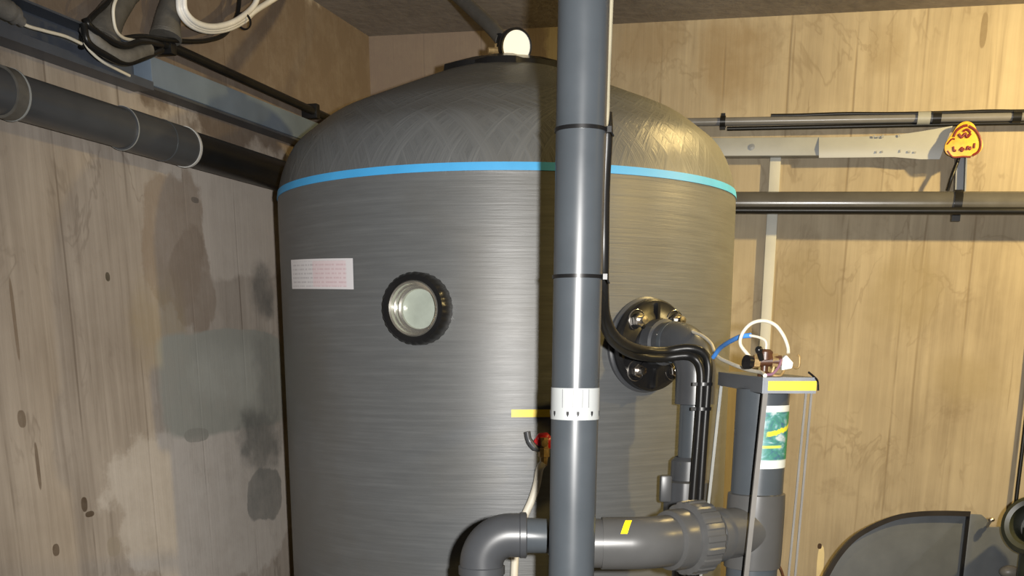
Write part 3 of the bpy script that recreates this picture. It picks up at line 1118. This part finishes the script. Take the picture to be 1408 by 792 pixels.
# ------------------------------------------------------------------ drain tap and hose on the tank
c, n_ = tank_pt(744, 607)
tx = V((0, 0, 1)).cross(n_)
if tx.x < 0:
    tx = -tx
tap = thing('drain_tap', 'small drain tap with round red knob, screwed into the tank beside the tall pipe', 'tap', c)
mb = MB()
mb.lathe([(0.014, -0.01), (0.014, 0.004), (0.009, 0.006), (0.009, 0.06), (0.0001, 0.061)], c, n_, 20)
tc = c + n_ * 0.045
mb.lathe([(0.0001, 0.015), (0.012, 0.014), (0.012, -0.012), (0.015, -0.014), (0.015, -0.036), (0.011, -0.038), (0.009, -0.06), (0.0001, -0.061)], tc, (0, 0, 1), 8)
mb.build('body', BRASS, tap, angle=25)
mb = MB()
mb.lathe([(0.008, 0.0), (0.022, 0.002), (0.025, 0.006), (0.025, 0.012), (0.020, 0.017), (0.0001, 0.020)], c + n_ * 0.030 + V((0, 0, 0.002)), n_, 28,
         lambda k, r, h: 1 + (0.05 * cos(k * 2 * pi / 28 * 7) if r > .02 else 0))
mb.build('knob', RED, tap)
mb = MB()
pa = c + n_ * 0.02
mb.tube(spline([tc + V((0, 0, -.018)), tc + tx * -.024 + V((0, 0, -.012)), tc + tx * -.040 + V((0, 0, .008)), tc + tx * -.045 + V((0, 0, .030))]), [0.008] * 8 + [0.0095] * 8 + [0.0085] * 9, 12)
mb.build('lever', PVC_DK, tap)
hb = tc + V((0, 0, -.052))
y_h = hb.y
pts = [hb, at(742, 645, y_h), at(738, 666, y_h), at(731, 688, y_h), at(722, 708, y_h), at(712, 735, y_h), at(707, 792, y_h)]
pts += [V((pts[-1].x - .01, y_h, 0.5)), V((pts[-1].x, y_h, 0.012))]
tag(MB().tube(spline(pts), 0.0105, 16).build('drain_hose', CREAM), 'cream hose hanging from the red-knobbed tap down behind the small elbow', 'hose')

# ------------------------------------------------------------------ gauge and hose on top of the tank
gc = at(710, 64, 3.60)
gd = (V((0.10, 0, 1.62)) - gc).normalized()
gd = (gd + V((0.38, 0, 0.0))).normalized()
pg = thing('pressure_gauge', 'round white-faced pressure gauge on top of the tank dome', 'gauge', V((gc.x, gc.y, gc.z - 0.05)))
GR = 0.047
mb = MB()
mb.lathe([(0.0001, -0.030), (GR * .8, -0.030), (GR + .002, -0.022), (GR + .003, 0.0), (GR + .001, 0.004), (GR - .004, 0.003)], gc, gd, 40)
mb.build('case', BLACK, pg)
mb = MB()
mb.lathe([(0.0001, 0.0015), (GR - .0035, 0.0015)], gc, gd, 40)
dialm = plain('gauge_dial', (0.86, 0.86, 0.80), 0.25, var=0.02, coat=0.6)
dial = mb.build('dial', dialm, pg)
mb = MB()
jp = V((gc.x - 0.035, gc.y + 0.02, ZS + DOME + 0.01))
sb_ = gc - gd * 0.028
mb.tube([sb_ + V((0, 0, -.03)), V((sb_.x, sb_.y, ZS + DOME - 0.010))], 0.008, 12)
mb.tube([sb_ + V((0, 0, -.03)), sb_ + V((0, 0, .0)), sb_ + gd * .01], 0.008, 12)
mb.lathe([(0.014, 0), (0.014, 0.010)], V((sb_.x, sb_.y, ZS + DOME + 0.006)), (0, 0, 1), 6)
mb.build('stem', BRASS, pg)
va = thing('vent_valve', 'small brass and black vent fitting left of the white gauge on the dome', 'valve', V((at(684, 66, 3.66).x, 3.66, ZS + DOME)))
b0 = va.location
mb = MB()
mb.lathe([(0.018, 0.0), (0.018, 0.012), (0.010, 0.016), (0.010, 0.045), (0.0001, 0.046)], b0 + V((0, 0, .004)), (0, 0, 1), 8)
mb.tube([b0 + V((-.028, -.008, .030)), b0 + V((.028, .006, .032))], 0.009, 12)
mb.build('body', BRASS, va, angle=25)
mb = MB()
mb.tube([b0 + V((.010, .0, .036)), b0 + V((.016, .004, .072))], [0.016, 0.020], 16)
mb.build('hose_clamp', BLACK, va)
pts = [b0 + V((.014, .003, .060)), at(676, 38, 3.74), at(655, 18, 3.86), at(629, -6, 4.0), at(596, -32, 4.12)]
e = pts[-1]
pts.append(V((e.x - .05, e.y + .02, ceil_z(e.x, e.y) - .004)))
tag(MB().tube(spline(pts), 0.021, 16).build('vent_hose', GREYH), 'dark grey hose slanting from the tank top up to the ceiling', 'hose')

# ------------------------------------------------------------------ left wall: pipe
def run_left(a, b, off, ext0=0.0, ext1=0.0):
    A, B = on_left(*a, off), on_left(*b, off)
    d = (B - A).normalized()
    return A - d * ext0, B + d * ext1, d
A, B, d = run_left((0, 126), (380, 240), 0.085, 2.2, 0.30)
lp = thing('wall_pipe', 'grey and black pipe running along the left wall into the tank side', 'pipe', V((A.x, A.y, A.z)))
def lpx(px):          # point on the run at image x
    y = 126 + (240 - 126) * px / 380
    q = on_left(px, y, 0.085)
    return A + d * (q - A).dot(d)
LPR = 0.050
MB().tube([A, lpx(168)], LPR, 32).build('pipe', PVC_DK, lp)
MB().tube([lpx(166), lpx(257)], LPR + .004, 32).build('coupling', PVC_DK, lp)
mb = MB(); ring(mb, lpx(167), d, LPR + .004, 0.003, 0.001); mb.build('joint_line', DUCTW, lp)
mb = MB(); ring(mb, lpx(222), d, LPR + .004, 0.004, 0.001); mb.build('joint_line', PVC, lp)
mb = MB(); ring(mb, lpx(254), d, LPR + .003, 0.010, 0.003); mb.build('white_ring', plain('dull_white_ring', (0.42, 0.42, 0.41), 0.5), lp)
MB().tube([lpx(255), B], LPR, 32).build('rubber_section', RUBBER, lp)
mb = MB()
c = lpx(5)
ring(mb, c, d, LPR, 0.035, 0.006)
mb.box(c - NL * 0.066, (0.035, 0.036, 0.05), (d, NL, V((0, 0, 1))))
mb.build('clamp', GREYH, lp)
mb = MB(); ring(mb, lpx(14), d, LPR, 0.004, 0.007); mb.build('clamp_edge', DUCTW, lp)

# ------------------------------------------------------------------ left wall: cable duct
A, B, d = run_left((100, 62), (408, 178), 0.035, 2.2, 0.28)
nz = d.cross(NL)
if nz.z < 0:
    nz = -nz
cd = thing('cable_duct', 'blue-grey cable duct on the left wall above the thick pipe', 'duct', A)
hD, tD = 0.076, 0.062
mid = A + d * ((on_left(195, 98, 0.035) - A).dot(d))
mb = MB()
ax = (d, NL, nz)
mb.box((mid + B) / 2, ((B - mid).length, tD, hD), ax)
mb.build('lid', DUCT, cd, bevel=0.004)
mb = MB()
L_ = (mid - A).length
mb.box((A + mid) / 2 - NL * (tD / 2 - .003), (L_, 0.005, hD * 1.3), ax)
mb.box((A + mid) / 2 - nz * (hD / 2 + .010), (L_, tD, 0.005), ax)
mb.box((A + mid) / 2 + nz * (hD / 2 + .010), (L_, tD, 0.005), ax)
mb.box((A + mid) / 2 - nz * (hD / 2 + .002) + NL * (tD / 2), (L_, 0.005, 0.022), ax)
mb.build('open_channel', plain('blue_black_duct', (0.055, 0.065, 0.085), 0.45), cd)
mb = MB()
mb.box((mid + B) / 2 - nz * (hD / 2 + .003) - NL * .004, ((B - mid).length, tD * .95, 0.008), ax)
mb.build('base_rail', plain('duct_base', (0.05, 0.055, 0.065), 0.5), cd)

# cables in/over the duct
cable('duct_wire', 'thin pale wire lying along the open end of the duct, left wall',
      [on_left(-40, -8, .075), on_left(0, 12, .075), on_left(32, 33, .078), on_left(60, 42, .08), (on_left(90, 50, .08)), on_left(112, 60, .082)], 0.0040, CREAM)
cable('sleeved_cable', 'fat brown-grey sleeved cable at the top left image corner, on the duct', [on_left(-60, -25, .09), on_left(-10, 4, .09), on_left(14, 16, .09), on_left(30, 30, .085)], [0.024] * 8 + [0.023] * 8 + [0.021] * 4 + [0.012] * 5, SLEEVE)
cable('duct_wire', 'pale wire sagging round below the sleeved bundle on the duct', [on_left(116, 58, .085), on_left(124, 70, .088), on_left(140, 84, .09), on_left(158, 94, .085), on_left(178, 104, .078)], 0.0038, CREAM)
sb = [on_left(118, 38, .09), on_left(128, 54, .105), on_left(146, 70, .11), on_left(165, 78, .11), on_left(185, 76, .105), on_left(203, 68, .09)]
cable('sleeved_cable', 'grey sleeved cable bundle sagging over the middle of the duct', sb, 0.019, SLEEVE)
for k, (dy, lab) in enumerate(((-14, 'upper dark cable curving over the sleeved grey bundle'), (9, 'lower black cable hugging the underside of the sleeved grey bundle'))):
    cable('black_cable', lab, [on_left(119 - k * 4, 30 + dy * .3, .115), on_left(124 - k * 2, 50 + dy, .12), on_left(148, 68 + dy, .12), on_left(172, 77 + dy, .115), on_left(196, 71 + dy, .11), on_left(222, 66 + dy * .3, .07)], 0.0085, RUBBER)
# black cable to the tank
A, B, d = run_left((222, 58), (440, 157), 0.045, 0, 0.30)
bl = thing('wall_cable', 'straight thick black cable on the left wall above the duct', 'cable', A)
MB().tube([A, B], 0.0135, 16).build('sheath', RUBBER, bl)
mb = MB()
q = A + d * ((on_left(432, 153, .045) - A).dot(d))
mb.box(q - NL * .014, (0.03, 0.062, 0.05), (d, NL, d.cross(NL)))
mb.build('saddle_clip', BLACK, bl, bevel=0.004)
mb = MB()
q = A + d * ((on_left(232, 63, .045) - A).dot(d))
mb.box(q - NL * .014, (0.03, 0.062, 0.05), (d, NL, d.cross(NL)))
mb.build('saddle_clip', BLACK, bl, bevel=0.004)
cable('black_cable', 'black cable running from the sleeved bundle right under the white coil', [on_left(112, 66, .075), on_left(116, 40, .075), on_left(128, 22, .07), on_left(150, 2, .06), on_left(165, -18, .05)], 0.0065, RUBBER)
cable('black_cable', 'thin black cable lying between the cream wire and the white coil on left wall', [on_left(168, 53, .06), on_left(195, 50, .07), on_left(225, 54, .075), on_left(262, 57, .07), on_left(288, 55, .06), on_left(310, 46, .05), on_left(326, 20, .045), on_left(330, -12, .04)], 0.0065, RUBBER)
# two grey tubes added in the shape of cable shadows on the wall
def up(p, dx=0.0):
    q_ = p + DL * dx
    return V((q_.x, q_.y, ceil_z(q_.x, q_.y) - .022))

def shadow_tube(label, pts, r):
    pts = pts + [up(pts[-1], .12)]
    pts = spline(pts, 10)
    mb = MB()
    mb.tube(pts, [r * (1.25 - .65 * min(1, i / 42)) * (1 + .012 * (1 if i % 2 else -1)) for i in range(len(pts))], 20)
    tag(mb.build('cable_shadow_tube', GREYH), label, 'shadow_tube')
shadow_tube('left one of two grey tubes shaped as cable shadows, above the duct wires', [on_left(140, 58, .05), on_left(144, 40, .05), on_left(154, 20, .05), on_left(172, -4, .05), on_left(190, -30, .05)], 0.038)
shadow_tube('right one of two grey tubes shaped as cable shadows, left of the white coil', [on_left(228, 52, .05), on_left(229, 40, .05), on_left(232, 20, .05), on_left(238, -4, .05), on_left(243, -30, .05)], 0.036)
cable('cream_wire', 'thin cream wire hanging down beside the left grey shadow tube', [on_left(166, -14, .12), on_left(157, 6, .12), on_left(156, 24, .115), on_left(160, 42, .11), on_left(170, 52, .10), on_left(186, 56, .09)], 0.0042, CREAM)
# white coil
wc = thing('white_cable_coil', 'thick white cables looped on the upper left wall, bound by a black tie', 'cable coil', on_left(300, 46, .06))
for k, (ox, oy, oo) in enumerate(((0, 0, 0), (4.5, -4.5, .008), (-4, 3.5, -.006), (2, -1, -.016))):
    pts = [(249 + k, -30), (249, 0), (252, 18), (266, 33), (288, 40), (312, 37), (333, 27)]
    tail = [(347, 10), (354, -8), (358, -30)] if k % 2 else [(352, 14), (374, 0), (405, -20)]
    cx0, cy0 = 300, 0
    out = []
    for (x, y) in pts + tail:
        if y > 20 or x < 260:
            rx, ry = x - 300, y - (-5)
            s = 1 + (ox / 45.0 if k else 0)
            out.append(on_left(300 + rx * (1 - ox / 60), -5 + ry * (1 + oy / 60), .11 + oo))
        else:
            out.append(on_left(x + ox * .4, y + oy * .4, .11 + oo))
    out = [up(out[0], -.02)] + out + [up(out[-1], .06)]
    MB().tube(spline(out), 0.0085, 12).build('strand', WHITE, wc)
mb = MB()
c = on_left(335, 29, .108)
dd_ = (on_left(345, 20, .108) - on_left(325, 34, .108)).normalized()
ring(mb, c, dd_, 0.022, 0.007, 0.003, 24)
mb.build('tie', BLACK, wc)

# ------------------------------------------------------------------ far wall: pipes, trunking
def run_far(a, b, off, ext0=0.0, ext1=0.0):
    A, B = on_far(*a, off), on_far(*b, off)
    d = (B - A).normalized()
    return A - d * ext0, B + d * ext1, d
A, B, d = run_far((1013, 279), (1408, 279.5), 0.095, 0.75, 1.6)
bp = thing('wall_pipe', 'thick dark glossy pipe running level along the far wall, right of tank', 'pipe', A)
MB().tube([A, B], 0.041, 32).build('pipe', plain('dark_glossy_pipe', (0.075, 0.073, 0.070), 0.24, var=0.1), bp)
def fpx(px):
    q = on_far(px, 279.3, .095)
    return A + d * (q - A).dot(d)
mb = MB()
c = fpx(1316)
ring(mb, c, d, 0.041, 0.028, 0.006)
mb.box(c - V((0, 0, .052)), (0.03, 0.03, 0.024), (d, NR, V((0, 0, 1))))
mb.box(c - NR * 0.066, (0.028, 0.058, 0.03), (d, NR, V((0, 0, 1))))
mb.build('pipe_clip', BLACK, bp)

cable('under_pipe_shade_cable', 'black cable added as the shaded underside of the thick far wall pipe', [on_far(q_, 288.5 + .5 * k_, .142) for k_, q_ in enumerate((985, 1013, 1200, 1408, 1800))], 0.0130, RUBBER)  # added to give the pipe its dark, shaded underside
# strut and strap holding it
stq = thing('strut_channel', 'short grey steel strut between the yellow tag and the dark pipe', 'bracket', on_far(1321, 262, .03))
t0, b0_ = on_far(1322, 196, .03), on_far(1319.5, 268, .03)
mb = MB()
zz = (t0 - b0_).normalized()
mb.box((t0 + b0_) / 2 - NR * .026, (0.036, 0.006, (t0 - b0_).length), (DR, NR, zz))
for s in (-1, 1):
    mb.box((t0 + b0_) / 2 + DR * s * .017 - NR * .004, (0.005, 0.05, (t0 - b0_).length), (DR, NR, zz))
mb.build('channel', GALV, stq)
cable('black_strap', 'black strap slanting from the yellow tag towards the dark pipe', [on_far(1320, 212, .09), on_far(1316, 224, .09), on_far(1309, 243, .10), on_far(1303, 262, .085)], 0.0065, RUBBER)

A, B, d = run_far((950, 168), (1408, 160.5), 0.055, 0.6, 1.6)
tp = thing('thin_wall_pipe', 'thin grey pipe along the far wall above the pale trunking', 'pipe', A)
MB().tube([A, B], 0.0150, 20).build('pipe', plain('thin_grey_pipe', (0.14, 0.14, 0.145), 0.3), tp)
for px in (994, 1288, 1398):
    q = on_far(px, 168 - 7.5 * (px - 950) / 458, .055)
    q = A + d * (q - A).dot(d)
    mb = MB()
    ring(mb, q, d, 0.0145, 0.020 if px < 1100 else .03, 0.007, 24)
    mb.box(q - NR * .032, (0.02, 0.046, 0.024), (d, NR, V((0, 0, 1))))
    if px < 1100:
        mb.box(q + V((0, 0, .022)), (0.016, 0.016, 0.014), (d, NR, V((0, 0, 1))))
        mb.box(q - V((0, 0, .022)), (0.02, 0.016, 0.014), (d, NR, V((0, 0, 1))))
    mb.build('clip', BLACK, tp)
q = on_far(1270, 163, .055)
mb = MB()
q = A + d * (q - A).dot(d)
ring(mb, q, d, 0.0145, 0.045, 0.009, 24)
mb.build('coupling', DUCTW, tp)
cable('upper_black_cable', 'black cable lying on top of the thin pipe along the far wall',
      [on_far(1060, 159, .055), on_far(1100, 158.5, .058), on_far(1160, 156.5, .058), on_far(1225, 156.5, .058), on_far(1300, 155, .058), on_far(1360, 153, .058), on_far(1408, 153, .058), on_far(1560, 151, .058), on_far(1800, 147, .058)], 0.0066, RUBBER)
cable('lower_black_cable', 'black cable strung just under the thin pipe along the far wall', [on_far(1000, 177, .05), on_far(1080, 175.5, .05), on_far(1180, 173.5, .05), on_far(1276, 171.5, .05), on_far(1340, 170, .05), on_far(1410, 169, .05), on_far(1560, 166.8, .05), on_far(1800, 163, .05)], 0.0078, RUBBER)

# trunking
A, B, d = run_far((985, 204), (1130, 203), 0.035, 0.55, 0)
tr = thing('cable_trunking', 'pale grey cable trunking on the far wall under the thin pipe', 'trunking', A)
nz = NR.cross(d)
if nz.z < 0:
    nz = -nz
mb = MB()
mb.box((A + B) / 2, ((B - A).length, 0.066, 0.066), (d, NR, nz))
mb.build('trough', DUCTW, tr, bevel=0.004)
rows = []
topc = [(1126, 189), (1180, 188), (1230, 186), (1270, 180), (1310, 173)]
botc = [(1126, 217), (1180, 216.5), (1230, 216), (1265, 219), (1292, 219)]
mb = MB()
front, back = [], []
for (tx_, bq_) in zip(topc, botc):
    front.append([on_far(*bq_, .073), on_far(bq_[0] + (tx_[0] - bq_[0]) * .5, (bq_[1] + tx_[1]) / 2, .080), on_far(*tx_, .070)])
    back.append([on_far(bq_[0], bq_[1] , .012), on_far(bq_[0] + (tx_[0] - bq_[0]) * .5, (bq_[1] + tx_[1]) / 2, .012), on_far(tx_[0], tx_[1], .012)])
rows = []
for f_, b_ in zip(front, back):
    rows.append([f_[0], f_[1], f_[2], b_[2], b_[1], b_[0]])
n0 = len(mb.v)
mb.quadgrid(rows, close_u=True)
mb.ngon(rows[0][::-1]); mb.ngon(rows[-1])
cov = mb.build('loose_cover', plain('ivory_cover', (0.29, 0.295, 0.275), 0.42, var=0.08, scale=5), tr)
cov['label'] = 'ivory cover strip with slanted open end'
mb = MB()
for (x, y, wq, hq) in ((1202, 187.5, 2.2, 3), (1208, 188, 3, 2), (1214, 187.5, 2.2, 3.5), (1237, 186, 1.6, 3), (1205, 209, 1.6, 2.4), (1213, 208.5, 2.4, 2), (1238, 207.5, 1.6, 3), (1250, 208.5, 3.5, 2.2), (1258, 209.2, 3.2, 1.8)):
    p = on_far(x, y, .0795)
    s = 1 / 1620 * 4.6
    mb = MB()
    mb.box(p, (wq * s, 0.004, hq * s), (DR, NR, V((0, 0, 1))))
    mb.build('print_mark', INKG, cov)
mb = MB()
p = on_far(1034, 202, .069)
mb.lathe([(0.011, 0), (0.011, 0.003), (0.0001, 0.004)], p, NR, 16)
mb.build('screw', GALV, tr)

# yellow tag
tc_ = on_far(1326, 193, .125)
yt = thing('yellow_tag', 'yellow rounded three-lobed tag with dark red print on the far wall', 'tag', on_far(1326, 215, .125))
s = 4.5 / 1620
def tagp(dx, dy, o=0.0):
    return tc_ + DR * dx * s + V((0, 0, dy * s)) + NR * o
pts = []
for k in range(60):
    t = 2 * pi * k / 60
    r = 21.5 + 3.2 * cos(3 * (t - pi / 2))
    pts.append(tagp(r * cos(t) * 1.04, r * sin(t) * .98 - 1))
mb = MB()
mb.prism(pts, NR * -0.014)
mb.build('plate', plain('tag_yellow', (0.62, 0.33, 0.015), 0.4, var=0.18, scale=60), yt, bevel=0.002)
def strok(seq, r):
    return MB().tube(spline([tagp(a, b_, 0.001) for a, b_ in seq], 6), r * s, 8)
marks = MB()
for seq, r in (([(-14, 5), (-11, 12), (-4, 17), (2, 18)], 1.7), ([(4, 17), (12, 12), (18, 4), (21, -6), (19, -14), (12, -19)], 1.6), ([(-8, 8), (-4, 4), (0, 8), (3, 4), (7, 8)], 1.9), ([(-3, 11), (2, 13), (7, 9)], 1.6),
               ([(-13, -7), (-12, -12), (-9, -12)], 1.5), ([(-5, -12), (-2, -9), (-2, -13), (1, -10)], 1.5), ([(4, -12), (5, -8), (8, -11), (9, -8)], 1.5), ([(13, -4), (13, -10)], 1.5), ([(-21, -4), (-16, 2), (-12, 2)], 1.0), ([(-20, -12), (-12, -20), (0, -20), (10, -21)], 1.0)):
    q = strok(seq, r)
    n0 = len(marks.v)
    marks.v += q.v
    marks.f += [tuple(i + n0 for i in f) for f in q.f]
marks.build('print_marks', DKRED, yt)
mb = MB()
mb.box(tagp(0, 0, -.066), (0.024, 0.106, 0.02), (DR, NR, V((0, 0, 1))))
mb.build('stub', BLACK, yt)

# vertical white trunking
A_, B_ = on_far(1066.5, 217, .012), on_far(1053.5, 440, .012)
d_ = (B_ - A_) / (A_.z - B_.z)
bot = A_ + d_ * (A_.z - 0.002)
mb = MB()
mid_ = (A_ + bot) / 2
mb.box(mid_, (0.042, 0.026, (A_ - bot).length), ((DR - d_ * DR.dot(d_)).normalized(), NR, (A_ - bot).normalized()))
vt = tag(mb.build('vertical_trunking', plain('white_trunking', (0.42, 0.42, 0.38), 0.45, var=0.06), bevel=0.003), 'slim white vertical trunking on the far wall below the pale trunking', 'trunking')

# ------------------------------------------------------------------ machine at lower right
YM = 4.0
pm = thing('pump_housing', 'large dark grey rounded machine housing at the lower right, by far wall', 'machine', (at(1290, 760, YM + .2).x, YM + 0.2, 0))
outline = [(1112, 860), (1122, 820), (1136, 790), (1152, 763), (1174, 739), (1200, 723), (1230, 711), (1262, 706), (1300, 705), (1332, 706)]
pts = spline([at(x, y, YM) for x, y in outline], 4)
base = [V((pts[-1].x, YM, 0.38)), V((pts[0].x, YM, 0.38))]
mb = MB()
mb.prism(pts + base, (0.03, 0.17, -0.05))
hb_ = mb.build('casing', HOOD, pm, bevel=0.008)
# dark rim along the arc
mb = MB()
rows = []
for i, p in enumerate(pts):
    if i == 0: t = pts[1] - pts[0]
    elif i == len(pts) - 1: t = pts[-1] - pts[-2]
    else: t = pts[i + 1] - pts[i - 1]
    t.normalize()
    nrm = V((-t.z, 0, t.x))
    if nrm.z < 0 and nrm.x > 0: nrm = -nrm
    rows.append([p + nrm * .010 + V((0, -.016, 0)), p - nrm * .009 + V((0, -.016, 0)), p - nrm * .009 + V((0, .01, 0)), p - nrm * .002 + V((0.012, .06, -.01)), p + nrm * .006 + V((0.01, .05, -.01))])
mb.quadgrid(rows, close_u=True)
mb.ngon(rows[0]); mb.ngon(rows[-1][::-1])
mb.build('rim', HOODRIM, pm)
# side section
mb = MB()
side = [(1334, 706), (1350, 707), (1358, 714), (1361, 724), (1372, 724), (1390, 722), (1425, 722)]
sp = [at(x, y, YM + .015) for x, y in side]
sp += [V((sp[-1].x, YM + .015, 0.38)), V((sp[0].x, YM + .015, 0.38))]
mb.prism(sp, (0.02, 0.14, -0.05))
mb.build('side_section', HOOD, pm, bevel=0.006)
mb = MB()
a_ = at(1331, 708, YM - .004)
mb.box((a_.x, YM + .005, (a_.z + .38) / 2), (0.012, 0.03, a_.z - .38))
mb.build('seam_strip', BLACK, pm)
for (x, y) in ((1363, 714.5), (1388, 786)):
    mb = MB()
    p = at(x, y, YM - .02)
    if y < 750:
        mb.ball(p, 0.013, 14, (1, 1, .7))
        mb.tube([p, p + V((0, .03, -.03))], 0.006, 8)
    else:
        mb.ball(p, 0.030, 16, (1.25, 1, .8))
    mb.build('bolt_head', STEEL if y < 750 else ROD, pm)
mb = MB()
b0, b1 = at(1130, 792, YM).x, at(1420, 792, YM).x
mb.box(((b0 + b1) / 2, YM + .08, 0.165), (b1 - b0, 0.16, 0.328))
mb.build('plinth', FLOORM, pm, bevel=0.01)
# strainer ring
sc_ = at(1420, 722, YM - .24)
sx_ = (V((-0.55, -0.80, 0.22))).normalized()
sr = thing('strainer_pot', 'dark round open-mouthed pot at the right image edge beside machine housing', 'pot', V((sc_.x, YM - .24, 0)))
mb = MB()
PS = 1.08
mb.lathe([(r_ * PS, h_ * PS) for r_, h_ in [(0.0001, -0.10), (0.050, -0.10), (0.062, 0.0), (0.068, 0.012), (0.082, 0.016), (0.094, 0.006), (0.098, -0.02), (0.098, -0.08), (0.09, -0.14), (0.05, -0.17), (0.0001, -0.17)]], sc_, sx_, 48)
mb.build('body', OLIVE, sr)
mb = MB()
q = sc_ - sx_ * .12
mb.tube([q, V((q.x, q.y, 0.30)), V((q.x, q.y, 0.002))], [0.05, 0.05, 0.06], 24)
mb.build('pedestal', OLIVE, sr)
cable('thin_black_cable', 'thin black cable hanging down the far wall at the right image edge', [on_far(1470, -60, .03), on_far(1445, 220, .03), on_far(1422, 470, .03), on_far(1409, 590, .03), on_far(1403, 640, .03), on_far(1397, 690, .03), on_far(1392, 740, .03)], 0.008, RUBBER)
cable('brown_cable', 'thin brown cable rising low beside the column pipe foot', [on_far(1058, 756, .05), on_far(1066, 770, .05), on_far(1076, 790, .05), on_far(1082, 830, .04), V((on_far(1086, 830, .05).x, on_far(1086, 830, .05).y, .006))], 0.006, BROWN)
